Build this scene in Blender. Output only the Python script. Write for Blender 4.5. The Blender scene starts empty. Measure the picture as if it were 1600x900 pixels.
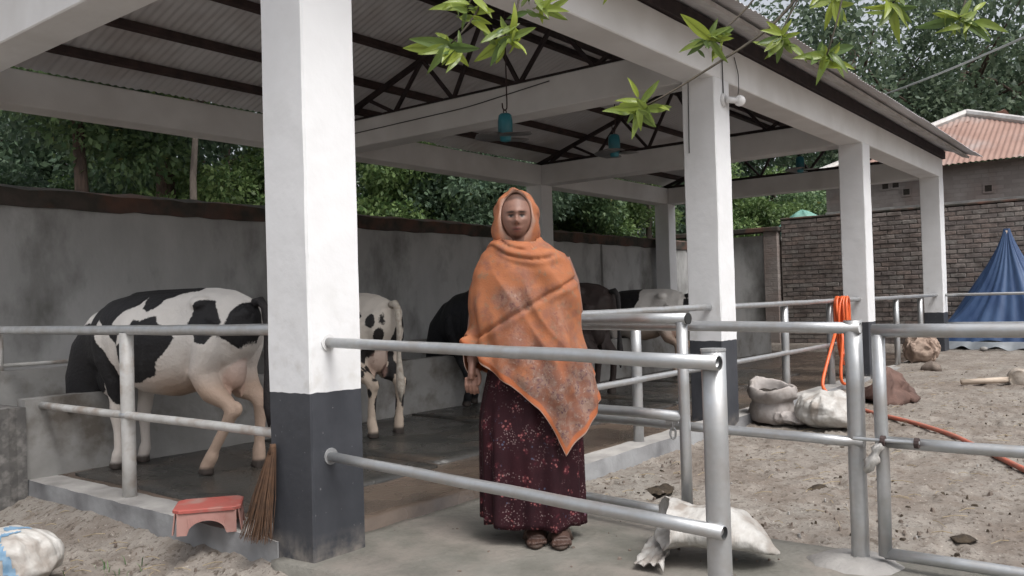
import bpy, bmesh, math, random
import numpy as np
from mathutils import Vector, Matrix, noise as mnoise

# ------------------------------------------------------------------ camera, sky, sun, exposure
sc = bpy.context.scene
CAM = np.array([-2.2605, -2.8556, 1.1]); YAW, PITCH, ROLL, FPX = 0.66506, 0.01525, -0.02828, 1325.47
_f = np.array([math.cos(YAW)*math.cos(PITCH), math.sin(YAW)*math.cos(PITCH), math.sin(PITCH)])
_r0 = np.array([math.sin(YAW), -math.cos(YAW), 0.0]); _u0 = np.cross(_r0, _f)
_r = math.cos(ROLL)*_r0 + math.sin(ROLL)*_u0
_u = -math.sin(ROLL)*_r0 + math.cos(ROLL)*_u0
cam_data = bpy.data.cameras.new('camera'); cam = bpy.data.objects.new('camera', cam_data)
sc.collection.objects.link(cam)
cam.matrix_world = Matrix(((_r[0], _u[0], -_f[0], CAM[0]), (_r[1], _u[1], -_f[1], CAM[1]), (_r[2], _u[2], -_f[2], CAM[2]), (0, 0, 0, 1)))
cam_data.sensor_width = 36.0; cam_data.lens = FPX*36.0/1600.0; cam_data.clip_end = 2000; cam_data.clip_start = 0.05
sc.camera = cam

SUN_DIR = Vector((-0.13, -0.50, 0.86)).normalized()
world = bpy.data.worlds.new('World'); sc.world = world; world.use_nodes = True
wn = world.node_tree; wn.nodes.clear()
sky = wn.nodes.new('ShaderNodeTexSky'); sky.sky_type = 'NISHITA'; sky.sun_disc = False
sky.sun_elevation = math.asin(SUN_DIR.z); sky.sun_rotation = math.atan2(SUN_DIR.x, SUN_DIR.y)
sky.air_density = 1.0; sky.dust_density = 6.0; sky.ozone_density = 1.0
hsv = wn.nodes.new('ShaderNodeHueSaturation'); hsv.inputs['Saturation'].default_value = 0.30
bgn = wn.nodes.new('ShaderNodeBackground'); bgn.inputs['Strength'].default_value = 0.15
out = wn.nodes.new('ShaderNodeOutputWorld')
wn.links.new(sky.outputs[0], hsv.inputs['Color']); wn.links.new(hsv.outputs[0], bgn.inputs['Color']); wn.links.new(bgn.outputs[0], out.inputs[0])
sl = bpy.data.lights.new('sun', 'SUN'); sl.energy = 1.05; sl.angle = math.radians(25); sl.color = (1.0, 0.995, 0.985)
so = bpy.data.objects.new('sun', sl); sc.collection.objects.link(so)
so.rotation_euler = SUN_DIR.to_track_quat('Z', 'Y').to_euler(); so.location = (0, -6, 9)
sc.view_settings.view_transform = 'Standard'; sc.view_settings.look = 'None'; sc.view_settings.gamma = 1.0
sc.view_settings.exposure = 0.58; sc.view_settings.use_curve_mapping = False
sc.cycles.use_denoising = True; sc.cycles.max_bounces = 8; sc.cycles.diffuse_bounces = 5; sc.cycles.transparent_max_bounces = 6

rng = random.Random(7); nrng = np.random.default_rng(5)
PI = math.pi
# ------------------------------------------------------------------ helpers
def at(px, py, d):                                   # a place in the world seen at that spot of the photograph, d metres ahead
    v = CAM + d*(_f + (px-800)/FPX*_r - (py-450)/FPX*_u); return v
class MB:
    def __init__(s): s.V = []; s.F = []; s.n = 0; s.m = []
    def add(s, V, F, mi=0):
        V = np.asarray(V, float).reshape(-1, 3); s.V.append(V)
        s.F += [tuple(i+s.n for i in f) for f in F]; s.m += [mi]*len(F); s.n += len(V); return s
    def box(s, a, b, mi=0):
        x0, y0, z0 = a; x1, y1, z1 = b
        V = [(x0,y0,z0),(x1,y0,z0),(x1,y1,z0),(x0,y1,z0),(x0,y0,z1),(x1,y0,z1),(x1,y1,z1),(x0,y1,z1)]
        return s.add(V, [(0,3,2,1),(4,5,6,7),(0,1,5,4),(1,2,6,5),(2,3,7,6),(3,0,4,7)], mi)
    def bbox(s, a, b, c=0.006, mi=0):               # box with chamfered edges
        bm = bmesh.new(); bmesh.ops.create_cube(bm, size=1)
        a = np.array(a, float); b = np.array(b, float)
        for v in bm.verts: v.co = Vector((a+b)/2 + np.array(v.co)*(b-a))
        bmesh.ops.bevel(bm, geom=bm.edges[:], offset=c, segments=1, affect='EDGES')
        bm.verts.index_update()
        s.add([v.co[:] for v in bm.verts], [tuple(v.index for v in f.verts) for f in bm.faces], mi); bm.free(); return s
    def bar(s, p, q, w, h, up=(0,0,1), mi=0):       # rectangular bar from p to q
        p = np.array(p, float); q = np.array(q, float); d = (q-p)/np.linalg.norm(q-p)
        u = np.array(up, float); sd = np.cross(d, u); sd /= np.linalg.norm(sd); u = np.cross(sd, d)
        V = [e + sd*a*w/2 + u*b*h/2 for e in (p, q) for a, b in ((-1,-1),(1,-1),(1,1),(-1,1))]
        return s.add(V, [(0,1,2,3),(4,7,6,5),(0,4,5,1),(1,5,6,2),(2,6,7,3),(3,7,4,0)], mi)
    def tube(s, P, R, n=12, cap=True, sq=None, mi=0):
        P = np.asarray(P, float); k = len(P)
        R = np.full(k, R) if np.isscalar(R) else np.asarray(R, float)
        T = np.gradient(P, axis=0); T /= np.linalg.norm(T, axis=1)[:, None]+1e-12
        ref = np.array([0, 0, 1.0]) if abs(T[0][2]) < .9 else np.array([1.0, 0, 0])
        nx = np.cross(ref, T[0]); nx /= np.linalg.norm(nx); V = []
        for i in range(k):
            nx = nx - T[i]*(nx@T[i]); nx /= np.linalg.norm(nx); ny = np.cross(T[i], nx)
            a = np.arange(n)*2*PI/n; sx, sy = (1, 1) if sq is None else sq[i]
            V.append(P[i] + R[i]*(np.cos(a)[:, None]*nx*sx + np.sin(a)[:, None]*ny*sy))
        F = [(i*n+j, i*n+(j+1) % n, (i+1)*n+(j+1) % n, (i+1)*n+j) for i in range(k-1) for j in range(n)]
        if cap: F += [tuple(range(n-1, -1, -1)), tuple((k-1)*n+j for j in range(n))]
        return s.add(np.concatenate(V), F, mi)
    def loft(s, rings, cap=True, closed=True, mi=0):
        k = len(rings); n = len(rings[0]); m = n if closed else n-1
        F = [(i*n+j, i*n+(j+1) % n, (i+1)*n+(j+1) % n, (i+1)*n+j) for i in range(k-1) for j in range(m)]
        if cap: F += [tuple(range(n-1, -1, -1)), tuple((k-1)*n+j for j in range(n))]
        return s.add(np.concatenate([np.asarray(r, float) for r in rings]), F, mi)
    def ell(s, c, r, n=14, m=9, rot=None, mi=0):
        rings = []
        for i in range(m+1):
            t = PI*(i+.02)/(m+.04); a = np.arange(n)*2*PI/n
            q = np.stack([np.sin(t)*np.cos(a)*r[0], np.sin(t)*np.sin(a)*r[1], np.full(n, -np.cos(t)*r[2])], 1)
            if rot is not None: q = q@np.array(rot).T
            rings.append(q+np.array(c))
        return s.loft(rings, True, True, mi)
    def verts(s): return np.concatenate(s.V) if s.V else np.zeros((0, 3))
    def mesh(s, name, mats, smooth=False, off=(0, 0, 0)):
        me = bpy.data.meshes.new(name); V = s.verts()-np.array(off, float)
        me.from_pydata(V.tolist(), [], s.F)
        for m in (mats if isinstance(mats, (list, tuple)) else [mats]): me.materials.append(m)
        if any(s.m): me.polygons.foreach_set('material_index', s.m)
        if smooth: me.polygons.foreach_set('use_smooth', [True]*len(me.polygons))
        me.update(); return me
def root_of(o):
    while o.parent: o = o.parent
    return o
def obj(name, mb, mat, parent=None, smooth=False, local=False):
    off = (0, 0, 0)
    if parent is not None and not local: off = tuple(root_of(parent).location)
    me = mb if isinstance(mb, bpy.types.Mesh) else mb.mesh(name, mat, smooth, off)
    o = bpy.data.objects.new(name, me); sc.collection.objects.link(o)
    if parent is not None: o.parent = parent
    return o
def thing(name, label, cat, loc=(0, 0, 0), rz=0.0, group=None):
    o = bpy.data.objects.new(name, None); sc.collection.objects.link(o); o.empty_display_size = .2
    o.location = tuple(float(v) for v in loc); o.rotation_euler = (0, 0, rz); return tag(o, label, cat, group)
def tag(o, label, cat, group=None):
    o['label'] = label; o['category'] = cat
    if group: o['group'] = group
    return o
def structure(o): o['kind'] = 'structure'; return o
def one(name, mb, mat, label, cat, smooth=False, group=None):
    V = mb.verts(); c = (V.min(0)+V.max(0))/2; c[2] = V[:, 2].min()
    o = obj(name, mb.mesh(name, mat, smooth, c), mat); o.location = tuple(c); return tag(o, label, cat, group)
def nz(x, y, z=0.0): return mnoise.noise(Vector((x, y, z)))
def sinnoise(P, f, seed=0, n=5):                      # cheap smooth noise on arrays, about -1..1
    r = np.random.default_rng(seed); o = np.zeros(len(P))
    for i in range(n):
        d = r.normal(size=3); d /= np.linalg.norm(d); o += np.sin(P@d*f*(.6+.9*r.random())+r.random()*6.28)
    return o/n*1.4
def smoothstep(a, b, x): t = np.clip((x-a)/(b-a), 0, 1); return t*t*(3-2*t)

# ------------------------------------------------------------------ materials
def material(name, c1, c2=None, scale=6.0, rough=.8, metal=0.0, bump=.0, bscale=40.0, spec=.3, c3=None, s3=1.2, coord='world',
             detail=3.0, lo=.35, hi=.65, stretch=None, rough2=None, sub=0.0, bdist=.01):
    m = bpy.data.materials.new(name); m.use_nodes = True; nt = m.node_tree; N = nt.nodes; Lk = nt.links
    b = N['Principled BSDF']; b.inputs['Metallic'].default_value = metal; b.inputs['Roughness'].default_value = rough
    b.inputs['Specular IOR Level'].default_value = spec
    if coord == 'world': g = N.new('ShaderNodeNewGeometry'); vec = g.outputs['Position']
    else: g = N.new('ShaderNodeTexCoord'); vec = g.outputs['Object']
    if stretch:
        mp = N.new('ShaderNodeMapping'); mp.inputs['Scale'].default_value = stretch; Lk.new(vec, mp.inputs[0]); vec = mp.outputs[0]
    def nfac(sc_, lo_, hi_):
        t = N.new('ShaderNodeTexNoise'); t.inputs['Scale'].default_value = sc_; t.inputs['Detail'].default_value = detail; t.inputs['Roughness'].default_value = .6
        Lk.new(vec, t.inputs['Vector']); r = N.new('ShaderNodeMapRange'); r.inputs[1].default_value = lo_; r.inputs[2].default_value = hi_
        Lk.new(t.outputs[0], r.inputs[0]); return r.outputs[0]
    def mix(f, a, c):
        x = N.new('ShaderNodeMix'); x.data_type = 'RGBA'
        if hasattr(f, 'links'): Lk.new(f, x.inputs[0])
        else: x.inputs[0].default_value = f
        for k, v in ((6, a), (7, c)):
            if hasattr(v, 'links'): Lk.new(v, x.inputs[k])
            else: x.inputs[k].default_value = (*v, 1)
        return x.outputs[2]
    col = c1
    if c2 is not None:
        f = nfac(scale, lo, hi); col = mix(f, c1, c2)
        if rough2 is not None:
            r = N.new('ShaderNodeMapRange'); r.inputs[3].default_value = rough; r.inputs[4].default_value = rough2; Lk.new(f, r.inputs[0]); Lk.new(r.outputs[0], b.inputs['Roughness'])
    if c3 is not None: col = mix(nfac(s3, .48, .68), col, c3)
    if hasattr(col, 'links'): Lk.new(col, b.inputs['Base Color'])
    else: b.inputs['Base Color'].default_value = (*col, 1)
    if bump:
        t = N.new('ShaderNodeTexNoise'); t.inputs['Scale'].default_value = bscale; t.inputs['Detail'].default_value = 4; Lk.new(vec, t.inputs['Vector'])
        bp = N.new('ShaderNodeBump'); bp.inputs['Strength'].default_value = bump; bp.inputs['Distance'].default_value = bdist
        Lk.new(t.outputs[0], bp.inputs['Height']); Lk.new(bp.outputs[0], b.inputs['Normal'])
    m['col'] = 0
    return m, nt, b, vec, mix, nfac, col
def mat(*a, **k): return material(*a, **k)[0]

def paint_column():
    m, nt, b, vec, mix, nfac, col = material('column_paint', (.745, .75, .76), (.68, .682, .685), 3.0, .55, bump=.35, bscale=9, lo=.45, hi=.8, bdist=.012)
    N = nt.nodes; L = nt.links
    sx = N.new('ShaderNodeSeparateXYZ'); L.new(vec, sx.inputs[0])
    t = N.new('ShaderNodeTexNoise'); t.inputs['Scale'].default_value = 9; L.new(vec, t.inputs['Vector'])
    ad = N.new('ShaderNodeMath'); ad.operation = 'MULTIPLY_ADD'; L.new(t.outputs[0], ad.inputs[0]); ad.inputs[1].default_value = .02; L.new(sx.outputs[2], ad.inputs[2])
    st = N.new('ShaderNodeMath'); st.operation = 'LESS_THAN'; L.new(ad.outputs[0], st.inputs[0]); st.inputs[1].default_value = .745
    # dusty splash marks at the very foot
    mr = N.new('ShaderNodeMapRange'); L.new(ad.outputs[0], mr.inputs[0]); mr.inputs[1].default_value = .16; mr.inputs[2].default_value = .02
    ml = N.new('ShaderNodeMath'); ml.operation = 'MULTIPLY'; L.new(mr.outputs[0], ml.inputs[0]); L.new(nfac(14, .35, .75), ml.inputs[1])
    dk = mix(nfac(5, .4, .8), (.045, .048, .056), (.065, .068, .078)); dk = mix(nfac(38, .68, .74), dk, (.16, .16, .17)); dk = mix(ml.outputs[0], dk, (.28, .25, .22))
    gr = N.new('ShaderNodeMapRange'); L.new(sx.outputs[2], gr.inputs[0]); gr.inputs[1].default_value = 1.3; gr.inputs[2].default_value = .75
    gm = N.new('ShaderNodeMath'); gm.operation = 'MULTIPLY'; L.new(gr.outputs[0], gm.inputs[0]); L.new(nfac(11, .52, .8), gm.inputs[1])
    L.new(mix(st.outputs[0], mix(gm.outputs[0], col, (.58, .57, .55)), dk), b.inputs['Base Color']); return m
M = {}
M['column'] = paint_column()
M['inner_beam'] = mat('shaded_beam_paint', (.76, .757, .755), (.68, .675, .67), 2.2, .7, bump=.25, bscale=14, c3=(.60, .59, .58), s3=.9)  # front beam's paint, darkened in colour for the shade under the roof
M['beam'] = mat('beam_paint', (.80, .80, .80), (.73, .725, .72), 2.2, .6, bump=.25, bscale=14, c3=(.64, .63, .615), s3=.8)
M['wall'] = mat('cement_plaster', (.48, .48, .478), (.37, .37, .368), 1.6, .8, bump=.5, bscale=14, c3=(.17, .168, .16), s3=1.5, stretch=(1, 1, .55), detail=6)
M['trough'] = mat('trough_cement', (.31, .305, .295), (.22, .215, .205), 2.2, .75, bump=.5, bscale=16, c3=(.13, .115, .10), s3=3.2, detail=6)
M['wall_cap'] = mat('mossy_coping', (.085, .07, .062), (.04, .042, .035), 5, .9, bump=.6, bscale=25, c3=(.15, .08, .06), s3=2)
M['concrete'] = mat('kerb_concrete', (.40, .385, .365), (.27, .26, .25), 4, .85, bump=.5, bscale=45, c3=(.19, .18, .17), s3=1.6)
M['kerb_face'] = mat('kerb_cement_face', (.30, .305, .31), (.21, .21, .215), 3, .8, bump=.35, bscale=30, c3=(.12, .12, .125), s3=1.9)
M['pad'] = mat('pad_concrete', (.20, .19, .168), (.12, .117, .10), 2.6, .85, bump=.8, bscale=30, c3=(.235, .21, .185), s3=2.2, detail=6)
M['floor'] = mat('wet_floor', (.13, .098, .076), (.062, .05, .042), 1.7, .36, bump=.5, bscale=28, rough2=.12, spec=.5, c3=(.18, .13, .10), s3=.9)
M['mat'] = mat('rubber_mat', (.036, .036, .034), (.07, .066, .06), 2.4, .34, bump=.6, bscale=50, rough2=.14, spec=.5, c3=(.085, .066, .052), s3=1.4)
M['dark_paint'] = mat('dark_cement', (.075, .072, .07), (.12, .115, .11), 9, .8, bump=.5, bscale=30, c3=(.2, .19, .18), s3=14)
M['steel'] = mat('dark_steel', (.05, .036, .036), (.028, .022, .024), 8, .7, bump=.1)
M['rust_steel'] = mat('red_oxide_steel', (.075, .05, .047), (.045, .033, .032), 7, .75, bump=.15)
M['sheet'] = mat('roof_sheet', (.66, .655, .67), (.58, .575, .59), .9, .6, metal=0, c3=(.50, .475, .475), s3=1.3, bump=.05)
M['pipe'] = mat('galvanised_pipe', (.50, .51, .52), (.43, .44, .445), 14, .36, metal=.7, bump=.05, bscale=60, rough2=.48, c3=(.43, .42, .41), s3=9)
M['pipe_white'] = mat('painted_pipe', (.55, .545, .53), (.46, .45, .43), 12, .5, metal=.15, bump=.1, c3=(.36, .31, .27), s3=9)
M['rubber'] = mat('black_fitting', (.03, .03, .03), None, rough=.7)
M['hose'] = mat('orange_hose', (.75, .13, .03), (.62, .11, .035), 12, .4, spec=.5)
M['hose_dusty'] = mat('dusty_hose', (.46, .13, .085), (.36, .15, .11), 14, .6)
M['sack'] = mat('woven_sack', (.48, .47, .45), (.36, .34, .315), 7, .55, bump=.5, bscale=16, coord='object', spec=.4, c3=(.27, .235, .205), s3=5, stretch=(1, 2.5, 1), bdist=.02)
M['sack_grey'] = mat('dirty_sack', (.38, .35, .335), (.25, .22, .20), 6, .75, bump=.6, bscale=26, coord='object')
M['sack_tan'] = mat('tan_sack', (.34, .26, .21), (.23, .165, .13), 5, .85, bump=.6, bscale=26, coord='object')
M['sack_brown'] = mat('brown_sacking', (.14, .085, .07), (.08, .05, .042), 5, .9, bump=.7, bscale=24, coord='object')
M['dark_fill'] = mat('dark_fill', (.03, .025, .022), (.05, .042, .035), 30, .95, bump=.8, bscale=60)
M['blue_print'] = mat('blue_print', (.12, .22, .33), (.2, .3, .4), 30, .6)
M['tarp'] = mat('blue_tarpaulin', (.03, .06, .14), (.055, .10, .20), 2.5, .45, bump=.3, bscale=9, spec=.4, stretch=(2, 2, .5))
M['tarp_grey'] = mat('grey_tarpaulin', (.24, .26, .28), (.17, .185, .2), 4, .5, bump=.3, bscale=12)
M['green_net'] = mat('green_net', (.10, .24, .20), (.17, .32, .27), 5, .6, bump=.4, bscale=30)
M['red_plastic'] = mat('red_plastic', (.36, .085, .07), (.30, .085, .07), 6, .65, bump=.2, c3=(.30, .17, .145), s3=9)
M['pink_plastic'] = mat('faded_plastic', (.33, .19, .165), (.27, .13, .11), 6, .6, bump=.1)
M['bristle'] = mat('broom_bristle', (.12, .068, .042), (.075, .045, .03), 30, .9)
M['wood'] = mat('pale_wood', (.50, .42, .34), (.38, .31, .25), 9, .8, bump=.3, stretch=(1, 1, 6))
M['block'] = mat('dusty_block', (.36, .32, .28), (.28, .24, .2), 14, .9, bump=.5)
M['teal'] = mat('teal_enamel', (.035, .22, .28), (.025, .16, .2), 5, .35, spec=.5)
M['blade'] = mat('fan_blade', (.20, .195, .195), (.15, .145, .145), 7, .4, metal=.3)
M['bulb'] = mat('opal_bulb', (.82, .82, .82), None, rough=.25, spec=.5)
M['porcelain'] = mat('white_holder', (.66, .66, .66), None, rough=.4)
M['wire'] = mat('wire', (.05, .05, .05), None, rough=.6)
M['cable'] = mat('grey_cable', (.22, .23, .22), None, rough=.6)
M['bark'] = mat('bark', (.12, .085, .068), (.06, .045, .038), 4, .95, bump=.9, bscale=12, stretch=(3, 3, .7), coord='object', bdist=.03)
M['bark_pale'] = mat('pale_bark', (.15, .125, .105), (.08, .066, .056), 4, .95, bump=.7, bscale=12, stretch=(3, 3, .7), coord='object', bdist=.02)
def masonry():
    m, nt, b, vec, mix, nfac, col = material('rough_masonry', (.33, .295, .275), (.25, .22, .205), 1.8, .92, bump=0, c3=(.27, .20, .175), s3=.9)
    N = nt.nodes; L = nt.links; mp = N.new('ShaderNodeMapping'); mp.inputs['Rotation'].default_value = (PI/2, 0, PI/2); L.new(vec, mp.inputs[0])
    sx = N.new('ShaderNodeSeparateXYZ'); L.new(vec, sx.inputs[0]); cb = N.new('ShaderNodeCombineXYZ'); ad = N.new('ShaderNodeMath'); ad.operation = 'ADD'; L.new(sx.outputs[0], ad.inputs[0]); L.new(sx.outputs[1], ad.inputs[1]); L.new(ad.outputs[0], cb.inputs[0]); L.new(sx.outputs[2], cb.inputs[1])
    br = N.new('ShaderNodeTexBrick'); br.inputs['Scale'].default_value = 4; br.inputs['Mortar Size'].default_value = .03; br.inputs['Row Height'].default_value = .33; br.inputs['Brick Width'].default_value = 1.0
    br.inputs['Color1'].default_value = (1, 1, 1, 1); br.inputs['Color2'].default_value = (.72, .7, .7, 1); br.inputs['Mortar'].default_value = (.75, .75, .74, 1); L.new(cb.outputs[0], br.inputs['Vector'])
    x = N.new('ShaderNodeMix'); x.data_type = 'RGBA'; x.blend_type = 'MULTIPLY'; x.inputs[0].default_value = .7; L.new(col, x.inputs[6]); L.new(br.outputs[0], x.inputs[7]); L.new(x.outputs[2], b.inputs['Base Color'])
    t = N.new('ShaderNodeTexNoise'); t.inputs['Scale'].default_value = 25; L.new(vec, t.inputs['Vector']); ml = N.new('ShaderNodeMath'); ml.operation = 'MULTIPLY_ADD'; L.new(t.outputs[0], ml.inputs[0]); ml.inputs[1].default_value = 1.0; sb = N.new('ShaderNodeMath'); sb.operation = 'SUBTRACT'; sb.inputs[0].default_value = 1; L.new(br.outputs['Fac'], sb.inputs[1]); L.new(sb.outputs[0], ml.inputs[2])
    bp = N.new('ShaderNodeBump'); bp.inputs['Strength'].default_value = .6; bp.inputs['Distance'].default_value = .012; L.new(ml.outputs[0], bp.inputs['Height']); L.new(bp.outputs[0], b.inputs['Normal']); return m
M['house_wall'] = masonry()
M['rust_roof'] = mat('rusty_roof', (.30, .195, .16), (.25, .155, .125), 1.5, .8, c3=(.30, .24, .22), s3=.9)
M['ridge'] = mat('ridge_cap', (.55, .54, .53), (.38, .36, .34), 4, .6, metal=.2)
M['dung'] = mat('dung', (.035, .027, .02), (.06, .045, .03), 25, .9, bump=.9, bscale=40)
M['clod'] = mat('clod', (.20, .165, .14), (.12, .095, .08), 8, .95, bump=.5)
M['straw'] = mat('straw', (.36, .29, .18), (.25, .2, .13), 20, .9)
BR = [mat('brick_%d' % i, c, tuple(v*.62 for v in c), 14, .9, bump=.5, bscale=40, c3=(.12, .10, .09), s3=3) for i, c in enumerate([(.28, .225, .20), (.26, .215, .195), (.31, .27, .245), (.24, .205, .19), (.28, .255, .235), (.22, .19, .178)])]
M['mortar'] = mat('mortar', (.22, .20, .185), (.15, .138, .128), 6, .95, bump=.5)

def leaf_mat(name, dark, light, trans=.35, rough=.5, obj_rand=False, dry=None):
    m = bpy.data.materials.new(name); m.use_nodes = True; nt = m.node_tree; N = nt.nodes; L = nt.links
    b = N['Principled BSDF']; b.inputs['Roughness'].default_value = rough; b.inputs['Specular IOR Level'].default_value = .4
    if obj_rand: g = N.new('ShaderNodeObjectInfo'); f = g.outputs['Random']
    else: g = N.new('ShaderNodeNewGeometry'); f = g.outputs['Random Per Island']
    r = N.new('ShaderNodeValToRGB'); r.color_ramp.elements[0].color = (*dark, 1); r.color_ramp.elements[1].color = (*light, 1)
    if dry: e = r.color_ramp.elements.new(.985); e.color = (*light, 1); r.color_ramp.elements[-1].color = (*dry, 1)
    L.new(f, r.inputs[0]); L.new(r.outputs[0], b.inputs['Base Color'])
    t = N.new('ShaderNodeBsdfTranslucent'); L.new(r.outputs[0], t.inputs['Color'])
    mx = N.new('ShaderNodeMixShader'); mx.inputs[0].default_value = trans; o = N['Material Output']
    L.new(b.outputs[0], mx.inputs[1]); L.new(t.outputs[0], mx.inputs[2]); L.new(mx.outputs[0], o.inputs[0]); return m
M['leaf_a'] = leaf_mat('leaves_mid', (.065, .12, .06), (.17, .25, .11), dry=(.25, .22, .06))
M['leaf_b'] = leaf_mat('leaves_dark', (.058, .10, .066), (.14, .205, .12))
M['leaf_c'] = leaf_mat('leaves_light', (.075, .14, .05), (.20, .28, .10))
M['leaf_d'] = leaf_mat('leaves_hazy_green', (.055, .09, .06), (.16, .215, .13))  # distance haze is put into this paler leaf colour
M['leaf_near'] = leaf_mat('leaves_near', (.10, .16, .05), (.31, .38, .06), trans=.42, rough=.3, obj_rand=True)
M['twig'] = mat('twig', (.05, .045, .035), (.09, .075, .055), 30, .8)

# ------------------------------------------------------------------ ground
def gz(x, y):
    left = -.075*(1-smoothstep(-.25, .05, x))*(smoothstep(-1.2, .2, y))
    far = .14*smoothstep(3.5, 13.0, x)
    return left + far
def ground():
    def axis(lo, hi, fine0, fine1, st):
        a = [*np.arange(fine0, fine1, st)]; v = fine1; s = st
        while v < hi: a.append(v); s *= 1.25; v += s
        a.append(hi); v = fine0; s = st; b = []
        while v > lo: s *= 1.25; v -= s; b.append(max(v, lo))
        return np.array(sorted(set(b+a)))
    X = axis(-400, 600, -1.6, 8.0, .03); Y = axis(-400, 600, -3.4, 1.6, .03)
    gx, gy = np.meshgrid(X, Y, indexing='ij'); P = np.stack([gx.ravel(), gy.ravel(), np.zeros(gx.size)], 1)
    z = gz(P[:, 0], P[:, 1]) + .012*sinnoise(P, 2.5, 1) + .012*sinnoise(P, 9, 2, 7)+.011*sinnoise(P, 26, 3, 9)+.006*np.minimum(0, sinnoise(P, 44, 8, 9))+.004*nrng.normal(size=len(P))
    fine = np.where((P[:, 0] > -1.7) & (P[:, 0] < 8.2) & (P[:, 1] > -3.5) & (P[:, 1] < 1.7))[0]; Q = P[fine, :2]
    for k in range(420):
        c = (rng.uniform(1.3, 8), rng.uniform(-3.4, 0)) if k % 4 else (rng.uniform(-1.6, 0), rng.uniform(-1, 1.6)); an = rng.random()*3.14; dx, dy = Q[:, 0]-c[0], Q[:, 1]-c[1]; ne = (np.abs(dx) < .2) & (np.abs(dy) < .2); u = dx[ne]*math.cos(an)+dy[ne]*math.sin(an); v = -dx[ne]*math.sin(an)+dy[ne]*math.cos(an); rr = np.sqrt((u/.075)**2+(v/.055)**2); z[fine[ne]] += rng.uniform(.5, 1.2)*(-.020*np.exp(-rr**4)+.008*np.exp(-((rr-1.35)/.3)**2))
    inside = (P[:, 0] > .12) & (P[:, 0] < 12.5) & (P[:, 1] > .12) & (P[:, 1] < 5)
    pad = (P[:, 0] > -.05) & (P[:, 0] < 1.25) & (P[:, 1] > -2.1) & (P[:, 1] <= .22)
    z = np.where(inside, -.12, z); z = np.where(pad, np.minimum(z, -.03), z)
    P[:, 2] = z; nx, ny = len(X), len(Y)
    F = [(i*ny+j, (i+1)*ny+j, (i+1)*ny+j+1, i*ny+j+1) for i in range(nx-1) for j in range(ny-1)]
    m, nt, b, vec, mix, nfac, col = material('dirt_ground', (.255, .23, .203), (.18, .158, .138), 2.2, .93, bump=.7, bscale=24, c3=(.225, .208, .185), s3=.7, detail=5, spec=.2, bdist=.014)
    L = nt.links
    col = mix(nfac(7, .50, .72), col, (.15, .122, .10)); col = mix(nfac(1.1, .50, .66), col, (.17, .142, .12)); col = mix(nfac(24, .55, .65), col, (.10, .082, .068)); col = mix(nfac(85, .58, .66), col, (.09, .073, .06)); col = mix(nfac(60, .62, .70), col, (.38, .35, .31))
    L.new(col, b.inputs['Base Color'])
    mb = MB(); mb.add(P, F); structure(obj('ground', mb, m, smooth=True))
ground()
# concrete apron in front of the entrance, cattle floor and step
def slab(name, x0, x1, y0, y1, z0, z1, m, amp=.004, step=.06):
    X = np.linspace(x0, x1, max(3, int((x1-x0)/step))); Y = np.linspace(y0, y1, max(3, int((y1-y0)/step)))
    gx, gy = np.meshgrid(X, Y, indexing='ij'); P = np.stack([gx.ravel(), gy.ravel(), np.zeros(gx.size)], 1)
    P[:, 2] = z1+amp*sinnoise(P, 5, 11)+amp*.6*sinnoise(P, 23, 12); ny = len(Y)
    edge = (P[:, 0] < x0+1e-6) | (P[:, 0] > x1-1e-6) | (P[:, 1] < y0+1e-6) | (P[:, 1] > y1-1e-6)
    P[edge, :2] += (.012*np.stack([sinnoise(P, 14, 5), sinnoise(P, 14, 6)], 1))[edge]
    mb = MB(); F = [(i*ny+j, (i+1)*ny+j, (i+1)*ny+j+1, i*ny+j+1) for i in range(len(X)-1) for j in range(ny-1)]
    n = len(P); lo = P.copy(); lo[:, 2] = z0
    rim = [i*ny for i in range(len(X))]+[(len(X)-1)*ny+j for j in range(1, ny)]+[i*ny+ny-1 for i in range(len(X)-2, -1, -1)]+[j for j in range(ny-2, 0, -1)]
    F += [(a, b_, b_+n, a+n)[::-1] for a, b_ in zip(rim, rim[1:]+rim[:1])]
    mb.add(np.concatenate([P, lo]), F); return structure(obj(name, mb, m, smooth=True))
slab('entrance_apron', -.06, 1.36, -2.6, .20, -.15, .028, M['pad'], .006)
slab('cattle_floor', .17, 12.45, .19, 5.0, -.10, .085, M['floor'], .005, .09)
for (x0, x1, y0, y1) in [(.22, 1.55, .75, 2.6), (1.62, 3.1, .8, 2.62), (3.2, 4.9, .85, 2.62), (5.0, 6.6, .85, 2.6), (6.7, 8.2, .85, 2.6)]:
    o = slab('rubber_mat', x0, x1, y0, y1, .078, .104, M['mat'], .003, .12); del o['kind']
    tag(o, {.22: 'black rubber floor mat under the cow at the left end', 1.62: 'black rubber floor mat behind the big front column, under the spotted cow', 3.2: 'black rubber floor mat under the black cow', 5.0: 'black rubber floor mat under the dark brown cow', 6.7: 'black rubber floor mat under the white cow farthest down the shed'}[x0], 'mat', 'rubber mats on the shed floor')
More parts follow.
